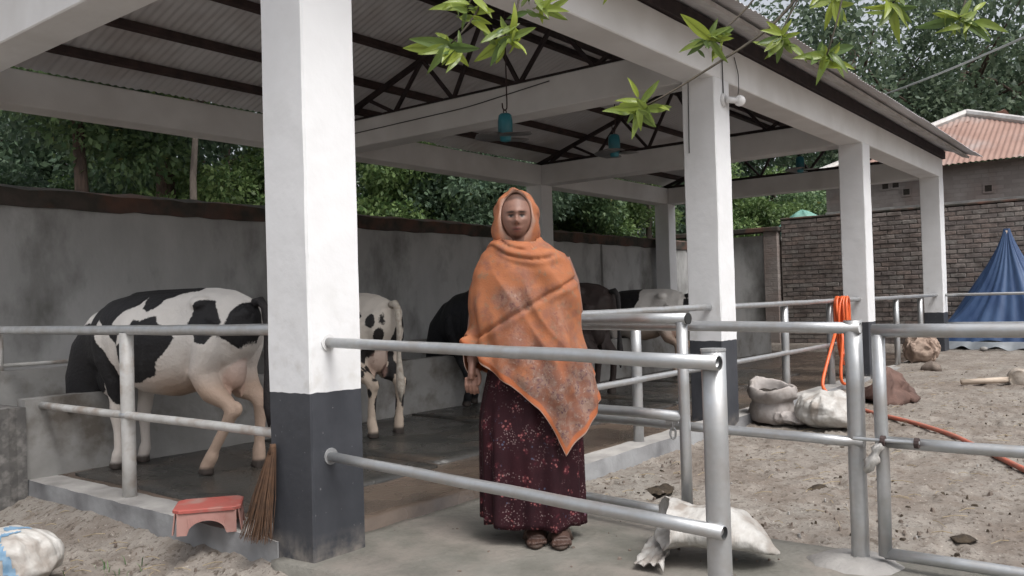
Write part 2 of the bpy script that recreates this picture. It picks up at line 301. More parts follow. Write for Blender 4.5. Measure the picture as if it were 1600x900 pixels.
# kerbs
def kerb(name, x0, x1, y0, y1, z0, z1, n, axis):
    mb = MB(); ks = np.linspace(0, 1, n+1); rings = []
    for k in ks:
        j = [rng.uniform(-.0025, .0025) for _ in range(4)]
        if axis == 'y': y = y0+(y1-y0)*k; rings.append([(x0+j[0], y, z0), (x1, y, z0), (x1+j[1], y, z1+j[2]), (x0+.012+j[0], y, z1+j[3])])
        else: x = x0+(x1-x0)*k; rings.append([(x, y0+j[0], z0), (x, y0+.012+j[0], z1+j[3]), (x, y1+j[1], z1+j[2]), (x, y1, z0)])
    mb.loft(rings)
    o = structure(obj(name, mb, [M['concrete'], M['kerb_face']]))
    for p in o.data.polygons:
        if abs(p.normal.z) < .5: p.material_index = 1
    return o
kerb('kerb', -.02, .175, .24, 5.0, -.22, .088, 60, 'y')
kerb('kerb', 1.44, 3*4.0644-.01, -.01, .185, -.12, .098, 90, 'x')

# ------------------------------------------------------------------ shed
Lb, Wc, W, ZB, ZT, XE = 4.0644, .286, 4.676, 2.847, 3.147, 12.68
shed = thing('cattle_shed', 'open cattle shed with white columns, dark painted bases and a corrugated metal roof', 'shed')
def column(x, y):
    n = 16; mb = MB(); h = Wc; c = .008; rings = []
    for k in range(n+1):
        z = -.25+(ZB+.25)*k/n; j = [rng.uniform(-.0018, .0018) for _ in range(8)]
        q = [(c, 0), (h-c, 0), (h, c), (h, h-c), (h-c, h), (c, h), (0, h-c), (0, c)]
        rings.append([(x+a+j[i], y+b+j[(i*3) % 8], z) for i, (a, b) in enumerate(q)])
    mb.loft(rings); return obj('column', mb, M['column'], shed)
for i in range(4):
    for y in (0, W): column(i*Lb, y)
def beam(a, b, m='beam'):
    mb = MB(); mb.bbox(a, b, .008); return obj('beam', mb, M[m], shed)
for y in (0, W):
    beam((-.004, y+.003, ZB-.002), (3*Lb+Wc+.004, y+Wc-.003, ZT), 'beam' if y == 0 else 'inner_beam')
for i in range(4):
    beam((i*Lb+.004, Wc-.001, ZB+.001), (i*Lb+Wc-.004, W+.001, ZT-.004), 'beam' if i == 0 else 'inner_beam')
# roof planes
YR, ZR = 2.48, 4.07; SF, SB = .31, .325
def zroof(y): return ZR-(YR-y)*SF if y < YR else ZR-(y-YR)*SB
YF, YBK = -.52, 5.0
def roof_sheet(x0, x1, y0, y1, lift):
    p = .076; n = int((x1-x0)/p*6); mb = MB(); xs = np.linspace(x0, x1, n+1); V = []
    ys = np.linspace(y0, y1, 5)
    for y in ys: V.append(np.stack([xs, np.full(n+1, y), zroof(y)+lift+.006*np.sin(xs*2*PI/p)], 1))
    F = [(i*(n+1)+j, i*(n+1)+j+1, (i+1)*(n+1)+j+1, (i+1)*(n+1)+j) for i in range(4) for j in range(n)]
    mb.add(np.concatenate(V), F); return obj('roof_sheet', mb, M['sheet'], shed, True)
x = -.55; k = 0
while x < XE-.05:
    x1 = min(x+.84, XE); e = .0035*(k % 2)
    dy = rng.uniform(-.012, .012)
    roof_sheet(x, x1+.03, YF+dy, YR, e); roof_sheet(x, x1+.03, YR, YBK+dy, e); x = x1; k += 1
mb = MB()
mb.add([(-.56, YR-.18, zroof(YR-.18)+.022), (XE+.02, YR-.18, zroof(YR-.18)+.022), (XE+.02, YR, ZR+.03), (-.56, YR, ZR+.03), (XE+.02, YR+.18, zroof(YR+.18)+.022), (-.56, YR+.18, zroof(YR+.18)+.022)], [(0, 1, 2, 3), (3, 2, 4, 5)])
obj('ridge_cap', mb, M['ridge'], shed)
for y in (.05, .75, 1.575, 2.38, 2.62, 3.4, 4.03, 4.55):
    mb = MB(); z = zroof(y)-.012; mb.bar((-.5, y, z-.04), (XE-.06, y, z-.04), .05, .075, up=(0, (1 if y < YR else -1)*-.3, 1))
    obj('purlin', mb, M['rust_steel'] if y > 3 else M['steel'], shed)
mb = MB(); mb.bar((-.5, .02, 3.215), (XE-.1, .02, 3.215), .09, .12); obj('wall_plate', mb, M['steel'], shed)
mb = MB(); mb.bar((-.52, -.30, zroof(-.3)-.045), (XE-.02, -.30, zroof(-.3)-.045), .10, .03, up=(0, -.31, 1)); obj('eave_batten', mb, M['ridge'], shed)
def truss(x):
    zc = ZT+.03
    t = obj('truss', MB().bar((x, .02, zc), (x, W+Wc-.02, zc), .05, .05), M['steel'], shed)
    pts_t = lambda y: zroof(y)-.125
    for a, b in ((.05, YR), (YR, W+Wc-.05)):
        obj('top_chord', MB().bar((x, a, max(pts_t(a), zc+.02)), (x, b, pts_t(b)), .05, .05), M['steel'], t)
    ys = np.linspace(.35, W-.06, 11)
    for i in range(10):
        a, b = ys[i], ys[i+1]
        p, q = ((x, a, zc), (x, b, pts_t(b))) if (i % 2 == 0) else ((x, a, pts_t(a)), (x, b, zc))
        obj('web_bar', MB().bar(p, q, .035, .035), M['steel'], t)
    obj('web_bar', MB().bar((x, YR, zc), (x, YR, pts_t(YR)), .035, .035), M['steel'], t)
for i in range(4): truss(i*Lb+.143)

# ------------------------------------------------------------------ feed trough
tr = thing('feed_trough', 'long low grey concrete feed trough along the back of the shed', 'trough', (.0, 2.72, .08))
def rough_box(a, b, amp=.005, n=24):
    mb = MB(); rings = []
    for k in range(n+1):
        xx = a[0]+(b[0]-a[0])*k/n; j = [rng.uniform(-amp, amp) for _ in range(4)]
        rings.append([(xx, a[1]+j[0], a[2]), (xx, a[1]+.01+j[0], b[2]+j[1]), (xx, b[1]-.01+j[2], b[2]+j[3]), (xx, b[1]+j[2], a[2])])
    return mb.loft(rings)
obj('front_wall', rough_box((-.015, 2.72, .02), (12.1, 2.85, .58)), M['trough'], tr)
obj('back_wall', rough_box((-.015, 3.42, .02), (12.1, 3.54, .72)), M['trough'], tr)
obj('trough_bottom', rough_box((.12, 2.83, .02), (12.08, 3.44, .14)), M['concrete'], tr)
obj('end_block', rough_box((-.32, 2.70, -.15), (-.02, 3.5, .535), .008, 6), M['dark_paint'], tr)
fd = rough_box((.15, 2.86, .1), (12.0, 3.41, .20), .03, 90); f = obj('feed', fd, M['dung'], tr)

# ------------------------------------------------------------------ boundary walls
bw = thing('boundary_wall', 'stained grey cement boundary wall with a dark mossy coping behind the cows', 'wall', (6, 5.1, 0))
obj('plaster_face', MB().box((-6, 5.08, -.2), (13.95, 5.28, 2.13)), M['wall'], bw)
cp = MB(); rings = []
for k in range(121):
    xx = -6+19.95*k/120; j = [rng.uniform(-.012, .012) for _ in range(3)]
    rings.append([(xx, 5.05+j[0], 2.05+j[2]), (xx, 5.03+j[0], 2.20+j[1]), (xx, 5.18, 2.245+j[2]), (xx, 5.33, 2.2), (xx, 5.33, 2.05)])
obj('coping', cp.loft(rings), M['wall_cap'], bw)
for xx in (10.4,): obj('pilaster', MB().bbox((xx, 5.035, -.1), (xx+.26, 5.085, 2.04), .006), M['wall'], bw)
rw = thing('return_wall', 'dark plastered end wall with a pale corner post beside the brick wall', 'wall', (14.05, 4.2, 0))
obj('plaster_face', MB().box((14.0, 3.55, -.1), (14.2, 5.4, 2.25)), M['wall'], rw)
obj('corner_post', MB().bbox((13.9, 3.24, -.1), (14.12, 3.52, 2.33), .01), M['house_wall'], rw)
obj('coping', MB().bbox((13.86, 3.2, 2.31), (14.25, 5.4, 2.40), .01), M['wall_cap'], rw)

def brick_wall():
    X0 = 14.0; BL, BH, BD = .25, .082, .11; y0, y1 = -7.0, 3.2; nc = 31
    w = thing('brick_wall', 'weathered unplastered brick wall behind the blue tarpaulin at the far end of the yard', 'wall', (X0, -1.5, 0))
    obj('mortar_core', MB().box((X0+.012, y0, -.2), (X0+.2, y1-.005, 2.5)), M['mortar'], w)
    base = []
    for v in range(6):
        mb = MB(); mb.bbox((-.004, 0, 0), (.10, BL-.016, BH-.017), .006); base.append(mb.mesh('brick', BR[v], False))
    cand = []
    for c in range(nc):
        z = -.02+c*BH
        yy = y0-(BL/2 if c % 2 else 0)
        while yy < y1:
            a, b = max(yy, y0), min(yy+BL, y1)
            if b-a > .06: cand.append((a, b, z))
            yy += BL
    def score(c):
        m = (c[0]+c[1])/2; s = 0
        if -1.15 < m < .45: s = 3-(.02*abs(m)) if c[2] > .9 else 2.2
        elif .62 < m < 1.45: s = 2 if c[2] > .9 else 0
        elif 1.8 < m < 3.2: s = 1.5 if c[2] > .8 else 0
        return -s
    cand.sort(key=score); rest = MB(); k = 0
    for a, b, z in cand:
        v = rng.randrange(6); dx = rng.uniform(-.006, .008); full = abs((b-a)-BL) < 1e-6
        if k < 292 and full:
            o = obj('brick', base[v], None, w, local=True); o.location = (dx, a-(-1.5)+rng.uniform(-.004, .004), z); o.rotation_euler = (0, rng.uniform(-.02, .02), rng.uniform(-.02, .02)); k += 1
        else: rest.box((X0+dx-.004, a+.003, z), (X0+.08, b-.013, z+BH-.017), v)
    o = obj('brickwork', rest, BR, w); o['kind'] = 'stuff'
    obj('top_course', rough_box((0, 0, 0), (0.001, 0, 0)) if False else MB().bbox((X0-.012, y0, nc*BH-.022), (X0+.215, y1, nc*BH+.02), .01), M['wall_cap'], w)
brick_wall()

# ------------------------------------------------------------------ house behind the yard
hs = thing('village_house', 'brick and plaster house with a rusty red hipped sheet roof behind the yard wall', 'house', (17, .5, .1))
hx, hy0, hy1, hz = 16.2, -3.6, 3.0, 3.52
wl = MB().box((hx, hy0, -.2), (hx+5, hy1, hz)); obj('wall', wl, M['house_wall'], hs)
for (y, z) in [(1.80, 3.24), (1.60, 3.25), (1.40, 3.08), (-.06, 3.0), (-1.6, 3.05)]:
    mb = MB(); d = .09
    for a, b in (((-d, -d, 0), (d, -d+.03, 0)), ((-d, d-.03, 0), (d, d, 0)), ((-d, -d+.03, 0), (-d+.03, d-.03, 0)), ((d-.03, -d+.03, 0), (d, d-.03, 0))):
        mb.box((hx-.02, y+a[0], z+a[1]), (hx-.004, y+b[0], z+b[1]))
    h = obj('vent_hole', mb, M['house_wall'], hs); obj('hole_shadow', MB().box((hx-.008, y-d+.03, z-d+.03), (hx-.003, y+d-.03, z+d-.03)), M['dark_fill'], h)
obj('lintel_band', MB().bbox((hx-.05, hy0-.02, 2.70), (hx-.002, hy1+.02, 2.80), .008), M['concrete'], hs)
def hip(name, P0, P1, A, B, n):                     # corrugated roof face between eave P0-P1 and ridge A-B, ribs running up the slope
    P0, P1, A, B = map(lambda q: np.array(q, float), (P0, P1, A, B)); mb = MB(); ex = P1-P0; Lw = np.linalg.norm(ex); ex /= Lw
    ua, ub = (A-P0)@ex/Lw, (B-P0)@ex/Lw; S = A-P0-ex*((A-P0)@ex); N = np.cross(ex, S); N /= np.linalg.norm(N); N = N if N[2] > 0 else -N; V = []; m = n*6
    for j in range(m+1):
        u = j/m; t = min(1, u/ua, (1-u)/(1-ub)); w = N*.010*math.sin(u*n*2*PI)
        V += [P0+ex*Lw*u+w, P0+ex*Lw*u+S*t+w]
    mb.add(V, [(2*j, 2*j+2, 2*j+3, 2*j+1) for j in range(m)]); return obj(name, mb, M['rust_roof'], hs, True)
ez, ap = 3.50, np.array([18.3, .62, 4.86]); ap2 = np.array([20.5, -.1, 4.86])
E0, E1 = (15.85, 3.35, ez), (15.85, -2.75, ez); E2, E3 = (21.8, -2.75, ez), (21.8, 3.35, ez)
hip('roof_face', E0, E1, ap, ap, 60); hip('roof_face', E1, E2, ap, ap2, 50); hip('roof_face', E3, E0, ap2, ap, 50)
for e in (E0, E1): obj('hip_cap', MB().tube([np.array(e)+(0, 0, .03), ap+(0, 0, .03)], .085, 8), M['ridge'], hs)
obj('hip_cap', MB().tube([ap+(0, 0, .03), ap2+(0, 0, .03)], .085, 8), M['ridge'], hs)
# ------------------------------------------------------------------ railings and gates
def pipe(name, p, q, r, parent, m='pipe', n=16, ends=True):
    p = np.array(p, float); q = np.array(q, float); L = np.linalg.norm(q-p); k = max(2, int(L/.25)); P = []
    for i in range(k+1): P.append(p+(q-p)*i/k + (0 if i in (0, k) else 1)*nrng.normal(size=3)*.0012)
    mb = MB(); mb.tube(P, r, n, cap=not ends)
    if ends:                                          # open ends with a wall thickness
        d = (q-p)/L; mb.tube([p+d*.0, p+d*.06], r*.86, n, cap=False); mb.tube([q-d*.06, q], r*.86, n, cap=False)
        nv = mb.n; a0 = 0; a1 = k*n; b0 = (k+1)*n; b1 = b0+3*n
        F = [(a0+j, b0+j, b0+(j+1) % n, a0+(j+1) % n) for j in range(n)]+[(a1+j, a1+(j+1) % n, b1+(j+1) % n, b1+j) for j in range(n)]
        mb.F += F; mb.m += [0]*len(F)
        mb.F += [tuple(b0+n+j for j in range(n)), tuple(b0+2*n+j for j in range(n))]; mb.m += [0, 0]
    return obj(name, mb, M[m], parent, True)
def tee(c, r, parent, axis=(0, 0, 1)):                # weld collar
    c = np.array(c, float); a = np.array(axis, float)
    return obj('weld_collar', MB().tube([c-a*.012, c-a*.006, c+a*.006, c+a*.012], [r, r*1.1, r*1.1, r], 14), M['pipe'], parent, True)
# left end of the shed
t = thing('metal_railing', 'grey painted two-rail railing beside the nearest cow at the left end', 'railing', (.1, 1.7, .09), group='pipe railings')
pipe('post', (.10, 1.70, .02), (.10, 1.70, .985), .037, t, 'pipe_white')
pipe('rail', (.10, .27, 1.0), (.10, 5.1, 1.0), .027, t); pipe('rail', (.085, .27, .535), (.085, 2.74, .535), .022, t, 'pipe_white')
tee((.10, 1.70, .535), .043, t)
# far pipe over the trough
t = thing('metal_railing', 'thin neck rail on a short post above the trough at the left edge', 'railing', (.1, 3.47, .7), group='pipe railings')
pipe('rail', (-1.2, 3.47, .76), (.62, 3.47, .755), .014, t, 'pipe_white'); pipe('post', (.14, 3.47, .70), (.14, 3.47, 1.0), .014, t, 'pipe_white')
# foreground: from the big column out to the near post
NP = np.array([-.026, -1.818, 0]); P3 = np.array([1.222, -1.836, 0])
t = thing('metal_railing', 'galvanised two-rail barrier fixed to the nearest column, crossing in front of the woman', 'railing', NP, group='pipe railings')
pipe('post', (NP[0], NP[1], -.1), (NP[0], NP[1], .945), .0345, t, n=20)
pipe('rail', (.10, .004, .945), (NP[0]-.04, NP[1]-.035, .913), .0215, t, n=20); pipe('rail', (.095, .004, .462), (NP[0]-.04, NP[1]-.035, .445), .0205, t, n=20)
for z in (.945, .462): obj('flange', MB().tube([(.098, .012, z), (.098, -.006, z)], .036, 14), M['porcelain'] if z > .7 else M['kerb_face'], t)
obj('post_cap', MB().tube([(NP[0], NP[1], .943), (NP[0], NP[1], .95)], .036, 20), M['pipe'], t)
# shed side bays
bays = [('between the woman and the second column', 1.45, Lb, (2.93,)), ('carrying the orange hose between the middle columns', Lb+Wc, 2*Lb, (5.78, 7.13)), ('between the third and the farthest column', 2*Lb+Wc, 3*Lb, (9.89, 11.25))]
for txt, x0, x1, ps in bays:
    t = thing('metal_railing', 'pipe railing along the shed edge '+txt, 'railing', (ps[0], .13, .095), group='pipe railings')
    for px in ps: pipe('post', (px, .13, .03), (px, .13, .985), .037, t)
    if x0 < 2: pipe('post', (x0, .13, .03), (x0, .13, .99), .037, t)
    pipe('rail', (x0, .10, 1.0), (x1+.002, .10, 1.005), .025, t); pipe('rail', (x0, .10, .53), (x1+.002, .10, .53), .022, t)
# race fence from the middle post to the shed
t = thing('metal_railing', 'galvanised two-rail fence on a thick post set in a concrete lump, middle right', 'railing', P3, group='pipe railings')
pipe('post', (1.222, -1.836, -.1), (1.222, -1.836, .985), .034, t, n=20)
pipe('rail', (1.205, -1.87, .955), (1.32, .0, .975), .023, t); pipe('rail', (1.205, -1.87, .505), (1.32, .0, .515), .021, t)
mb = MB(); rings = []
for k, (z, r) in enumerate([(-.1, .2), (.0, .19), (.03, .17), (.05, .12), (.055, .02)]):
    rings.append([(1.21+r*math.cos(a)*(1+.25*nz(a*2, k, 1)), -1.82+r*math.sin(a)*(1+.25*nz(a*2, k, 1)), z+.01*nz(a*3, z*9)) for a in np.arange(18)*2*PI/18])
obj('footing', mb.loft(rings), M['concrete'], t, True)
# open gate leaf folded back along that fence
t = thing('metal_gate', 'open three-rail pipe gate folded back beside the woman, with a hanging chain', 'gate', (1.17, -1.12, .1), group='pipe gates')
g0 = np.array([1.165, -1.12]); g1 = np.array([1.30, -.05])
for p, r in ((g0, .025), (g1, .025)): pipe('stile', (*p, .125), (*p, .985), r, t)
d = (g0-g1)/np.linalg.norm(g0-g1)*.0
for z, r in ((1.0, .025), (.565, .024), (.13, .022)): pipe('rail', (*(g0+(g0-g1)*.03*(z > .9)), z), (*g1, z), r, t)
obj('end_plug', MB().tube([(*(g0+(g0-g1)*.029), 1.0), (*(g0+(g0-g1)*.034), 1.0)], .026, 14), M['rubber'], t)
ch = []
def link(c, rz, parent, nm='chain_link'):
    a = np.arange(13)*2*PI/12; P = np.stack([np.cos(a)*.012*math.cos(rz), np.cos(a)*.012*math.sin(rz), np.sin(a)*.026], 1)+np.array(c)
    return obj(nm, MB().tube(P, .005, 6, cap=False), M['pipe'], parent, True)
for k in range(2): link((1.185, -1.05, .525-.04*k), .5+1.5*(k % 2), t)
obj('latch_plate', MB().bbox((1.172, -1.08, .53), (1.198, -1.02, .56), .003), M['pipe'], t)
# closed gate to the right
t = thing('metal_gate', 'closed three-rail pipe gate at the right edge with a bolt and a knotted white cloth', 'gate', (1.205, -1.935, .08), group='pipe gates')
h0 = np.array([1.205, -1.935]); h1 = np.array([1.20, -3.9])
for p in (h0, h1): pipe('stile', (*p, .075), (*p, .93), .025, t)
for z, r in ((.945, .026), (.515, .0225), (.085, .0225)): pipe('rail', (*(h0+np.array([0, .02])*(z > .9)), z), (*h1, z-.0), r, t)
for yy in (-2.6, -3.25): pipe('bar', (1.202, yy, .09), (1.202, yy, .93), .018, t)
obj('slide_bolt', MB().tube([(1.17, -1.84, .525), (1.165, -2.08, .527)], .007, 8), M['pipe'], t)
for yy in (-1.95, -2.07): obj('bolt_bracket', MB().tube([(1.168, yy-.008, .525), (1.168, yy+.008, .525)], .02, 10), M['rust_steel'], t)
mb = MB(); rings = []
for k in range(9):
    z = .515-.014*k; r = [.008, .017, .012, .014, .018, .022, .02, .016, .006][k]
    rings.append([(1.155+r*math.cos(a)*(1+.35*math.sin(3*a+k)), -1.94+.006*k+r*1.2*math.sin(a)*(1+.3*math.cos(2*a+k*2)), z+.006*math.sin(2*a)) for a in np.arange(14)*2*PI/14])
cl = one('cloth_knot', mb.loft(rings), M['sack'], 'small knotted white cloth tied to the bolt of the right-hand gate', 'cloth', True)
# far fence
t = thing('metal_railing', 'distant two-rail pipe fence running right from the farthest column in front of the blue tarpaulin', 'railing', (12.33, -2, .13), group='pipe railings')
pipe('rail', (12.33, .0, 1.0), (12.33, -7, 1.0), .022, t); pipe('rail', (12.33, .0, .56), (12.33, -7, .56), .02, t)
for yy in (-2.4, -4.8, -7): pipe('post', (12.33, yy, .05), (12.33, yy, 1.0), .034, t)

# ------------------------------------------------------------------ cattle
def remeshed(mb, voxel, smooth_it, name):
    me = mb.mesh(name+'_cage', M['mat'], True); o = bpy.data.objects.new(name+'_cage', me); sc.collection.objects.link(o)
    r = o.modifiers.new('r', 'REMESH'); r.mode = 'VOXEL'; r.voxel_size = voxel; r.use_smooth_shade = True
    s = o.modifiers.new('s', 'SMOOTH'); s.factor = .5; s.iterations = smooth_it
    dg = bpy.context.evaluated_depsgraph_get(); ev = o.evaluated_get(dg); nm = bpy.data.meshes.new_from_object(ev)
    bpy.data.objects.remove(o); bpy.data.meshes.remove(me); nm.materials.clear(); nm.name = name; return nm
def mverts(me): a = np.zeros(len(me.vertices)*3); me.vertices.foreach_get('co', a); return a.reshape(-1, 3)
def set_attr(me, name, vals):
    a = me.attributes.new(name, 'FLOAT', 'POINT'); a.data.foreach_set('value', np.asarray(vals, np.float32))
def poly_sd(q, P):                                    # signed distance to polygon, positive inside
    P = np.array(P, float); n = len(P); d = np.full(len(q), 1e9); ins = np.zeros(len(q), bool)
    for i in range(n):
        a, b = P[i], P[(i+1) % n]; e = b-a; w = q-a; t = np.clip((w@e)/(e@e), 0, 1); d = np.minimum(d, np.linalg.norm(w-t[:, None]*e, axis=1))
        c = ((a[1] > q[:, 1]) != (b[1] > q[:, 1])) & (q[:, 0] < (b[0]-a[0])*(q[:, 1]-a[1])/(b[1]-a[1]+1e-12)+a[0]); ins ^= c
    return np.where(ins, d, -d)
def coat_mat(name, white, black, tan):
    m = bpy.data.materials.new(name); m.use_nodes = True; nt = m.node_tree; N = nt.nodes; L = nt.links; b = N['Principled BSDF']
    b.inputs['Roughness'].default_value = .62; b.inputs['Specular IOR Level'].default_value = .3
    def attr(n): a = N.new('ShaderNodeAttribute'); a.attribute_name = n; return a.outputs['Fac']
    def mixc(f, a, c):
        x = N.new('ShaderNodeMix'); x.data_type = 'RGBA'; L.new(f, x.inputs[0])
        for k, v in ((6, a), (7, c)):
            if hasattr(v, 'links'): L.new(v, x.inputs[k])
            else: x.inputs[k].default_value = (*v, 1)
        return x.outputs[2]
    tc = N.new('ShaderNodeTexCoord'); n1 = N.new('ShaderNodeTexNoise'); n1.inputs['Scale'].default_value = 55; n1.inputs['Detail'].default_value = 3; L.new(tc.outputs['Object'], n1.inputs['Vector'])
    n2 = N.new('ShaderNodeTexNoise'); n2.inputs['Scale'].default_value = 5; L.new(tc.outputs['Object'], n2.inputs['Vector'])
    ad = N.new('ShaderNodeMath'); ad.operation = 'MULTIPLY_ADD'; L.new(n1.outputs[0], ad.inputs[0]); ad.inputs[1].default_value = .022; L.new(attr('patch'), ad.inputs[2])
    st = N.new('ShaderNodeMapRange'); L.new(ad.outputs[0], st.inputs[0]); st.inputs[1].default_value = .008; st.inputs[2].default_value = .015
    w2 = mixc(n2.outputs[0], white, tuple(v*.78 for v in white)); w3 = mixc(attr('tan'), w2, tan)
    c = mixc(st.outputs[0], w3, black); c = mixc(attr('hoof'), c, (.05, .04, .035)); c = mixc(attr('pink'), c, (.44, .27, .22))
    L.new(c, b.inputs['Base Color'])
    bp = N.new('ShaderNodeBump'); bp.inputs['Strength'].default_value = .5; bp.inputs['Distance'].default_value = .01; L.new(n1.outputs[0], bp.inputs['Height']); L.new(bp.outputs[0], b.inputs['Normal'])
    return m
def cow(name, label, loc, heading, scale, patches, coat, hind, head_low=True, front=((.775, .02), (.79, .02)), spots=0, allblack=False, hornless=True):
    """local: x forward from the hind feet, y to the animal's left, z up"""
    mb = MB()
    rg = [(-.295, .93, .045, .05), (-.27, .92, .10, .11), (-.21, .91, .165, .18), (-.10, .885, .232, .225), (.06, .865, .275, .25), (.22, .82, .322, .29), (.38, .80, .34, .315), (.54, .805, .333, .305), (.70, .825, .303, .265), (.84, .835, .265, .215), (.96, .825, .225, .165), (1.04, .80, .18, .12)]
    rings = []
    for s_, zc, hh, hw in rg:
        a = np.arange(28)*2*PI/28; ca, sa = np.cos(a), np.sin(a)
        y = hw*np.sign(ca)*np.abs(ca)**.9*np.where(sa > 0, 1-.22*sa**2, 1); z = zc+hh*np.sign(sa)*np.abs(sa)**.88
        rings.append(np.stack([np.full(28, s_), y, z], 1))
    mb.loft(rings)
    # hip and pin bones
    for sd in (1, -1):
        mb.ell((.07, .17*sd, 1.055), (.085, .055, .05)); mb.ell((-.24, .085*sd, .985), (.05, .04, .045)); mb.ell((.80, .12*sd, .80), (.16, .09, .21))
    mb.ell((.9, 0, .60), (.15, .10, .16)); mb.ell((.78, 0, 1.03), (.20, .08, .075))
    # neck and head
    if head_low: nk = [(.80, .87, .22), (.97, .83, .20), (1.09, .72, .18), (1.16, .56, .155), (1.18, .42, .13)]; hd = [(1.17, .44, .115), (1.22, .34, .115), (1.28, .27, .09), (1.34, .21, .075), (1.37, .18, .065), (1.385, .165, .045)]
    else: nk = [(.80, .87, .22), (1.0, .92, .18), (1.16, 1.02, .14), (1.26, 1.08, .12)]; hd = [(1.24, 1.09, .115), (1.36, 1.06, .11), (1.48, .98, .085), (1.56, .93, .07), (1.60, .91, .045)]
    mb.tube([(a, 0, z) for a, z, r in nk], [r for _, _, r in nk], 18, sq=[(.66, 1.0)]*len(nk)); mb.tube([(a, 0, z) for a, z, r in hd], [r for _, _, r in hd], 18, sq=[(.85, 1)]*len(hd))
    hx, hzz = (1.13, .42) if head_low else (1.24, 1.15)
    for sd in (1, -1):
        mb.tube([(hx, .07*sd, hzz), (hx-.02, .14*sd, hzz+.0), (hx-.05, .20*sd, hzz-.03), (hx-.06, .235*sd, hzz-.05)], [.02, .036, .034, .008], 10, sq=[(1, .45)]*4)
    # legs
    for sd, (hk, fl, hf, stx) in zip((1, -1), hind):
        y = .155*sd
        mb.tube([(-.06, y*.75, .92), (.0, y, .78), (.055, y*1.06, .62), (-.02, y*1.04, .50), (hk[0]+.03, y*1.0, hk[1]+.055), (hk[0], y, hk[1]), (hk[0]*.6+fl[0]*.4, y, hk[1]*.6+fl[1]*.4), (hk[0]*.12+fl[0]*.88, y, fl[1]+.04), (fl[0], y, fl[1]), (hf[0]-.01, y, .055), (hf[0], y, .0)],
                [.15, .16, .142, .105, .062, .05, .035, .034, .043, .042, .055], 14, sq=[(1, .8), (1, .72), (1, .72), (1, .75), (1, .8), (1, .9)]+[(1, .95)]*5)
        mb.ell((hk[0]-.035, y, hk[1]+.02), (.035, .03, .05))
    for sd, (fx, fz) in zip((1, -1), front):
        y = .125*sd
        mb.tube([(.83, y, .86), (.80, y*1.1, .70), (.765, y*1.1, .56), (.77, y, .44), (fx, y, .335), (fx-.004, y, .24), (fx-.008, y, .13), (fx, y, .095), (fx+.012, y, .05), (fx+.022, y, 0)],
                [.125, .118, .080, .055, .047, .033, .032, .041, .038, .052], 14, sq=[(1, .75), (1, .7), (1, .75), (1, .85)]+[(1, .95)]*6)
    # udder
    mb.ell((-.03, 0, .63), (.13, .105, .13))
    for a in (-.05, .06):
        for sd in (1, -1): mb.tube([(a, .05*sd, .53), (a, .055*sd, .45)], [.018, .012], 8)
    me = remeshed(mb, .0125, 4, 'body'); V = mverts(me)
    Nn = np.zeros(len(V)*3); me.vertices.foreach_get('normal', Nn); Nn = Nn.reshape(-1, 3); ay = np.abs(V[:, 1])
    gs = lambda x0, z0, sx, sz: np.exp(-((V[:, 0]-x0)/sx)**2-((V[:, 2]-z0)/sz)**2)
    sidef = smoothstep(.10, .17, ay)
    dsp = -.034*gs(.21, .99, .085, .075)*sidef + .016*gs(.06, 1.045, .05, .035)*sidef + .010*gs(-.24, .98, .035, .035) - .018*gs(-.10, .98, .08, .05)*sidef
    dsp += .0055*np.sin((V[:, 0]+.25*(V[:, 2]-.8))*2*PI/.085)*gs(.48, .80, .17, .16)*sidef
    dsp += -.014*gs(.66, .78, .035, .20)*sidef + .010*gs(.80, .88, .05, .14)*sidef - .014*gs(.12, .66, .04, .12)*sidef + .012*gs(.165, .60, .03, .09)*sidef - .010*gs(-.16, .72, .03, .16)*sidef
    dsp += .010*np.exp(-(V[:, 1]/.02)**2)*smoothstep(1.0, 1.06, V[:, 2])*(V[:, 0] < .75)
    V += Nn*dsp[:, None] + (np.stack([0*V[:, 0], sinnoise(V, 9, 3), sinnoise(V, 8, 4)], 1)*.004) + Nn*(.0022*sinnoise(V, 38, 6, 8))[:, None]; me.vertices.foreach_set('co', V.ravel())
    hi_ = smoothstep(.42, .6, V[:, 2])*(V[:, 0] < .12); V[:, 0] = V[:, 0]*(1-hi_)+(.12+(V[:, 0]-.12)*.84)*hi_; me.vertices.foreach_set('co', V.ravel())
    q = V[:, [0, 2]] + np.stack([sinnoise(V*[1, .0, 1], 30, 1), sinnoise(V*[1, 0, 1], 28, 2)], 1)*.012
    sd = np.full(len(V), -1.0)
    for P in patches[0]: sd = np.where(V[:, 1] > -.03, np.maximum(sd, poly_sd(q, P)), sd)
    for P in patches[1]: sd = np.where(V[:, 1] <= .03, np.maximum(sd, poly_sd(q, P)), sd)
    if spots:
        r = np.random.default_rng(spots)
        for i in range(150):
            c = np.array([r.uniform(-.30, .05), r.choice([-.16, .16])+r.normal()*.08, r.uniform(.10, 1.02)]); e = r.uniform(.022, .06)
            D = (V-c)*np.array([1, 1, .62]); sd = np.maximum(sd, e-np.linalg.norm(D, axis=1))
    if allblack: sd[:] = 1
    set_attr(me, 'patch', np.clip(sd, -.2, .2)); set_attr(me, 'hoof', smoothstep(.06, .035, V[:, 2]))
    leg = smoothstep(.72, .45, V[:, 2])*smoothstep(.62, .25, V[:, 0]); set_attr(me, 'tan', np.clip(leg*.9+.25*smoothstep(.9, .6, V[:, 2]), 0, 1))
    ud = np.maximum(0, 1-np.linalg.norm((V-np.array([-.03, 0, .58]))/np.array([.165, .11, .155]), axis=1)*1.0); set_attr(me, 'pink', smoothstep(.0, .12, ud)*(0 if allblack else .45))
    me.materials.append(coat)
    t = thing(name, label, 'cow', loc, heading, 'cows feeding in the shed'); t.scale = (scale,)*3
    o = obj('body', me, coat, t, local=True)
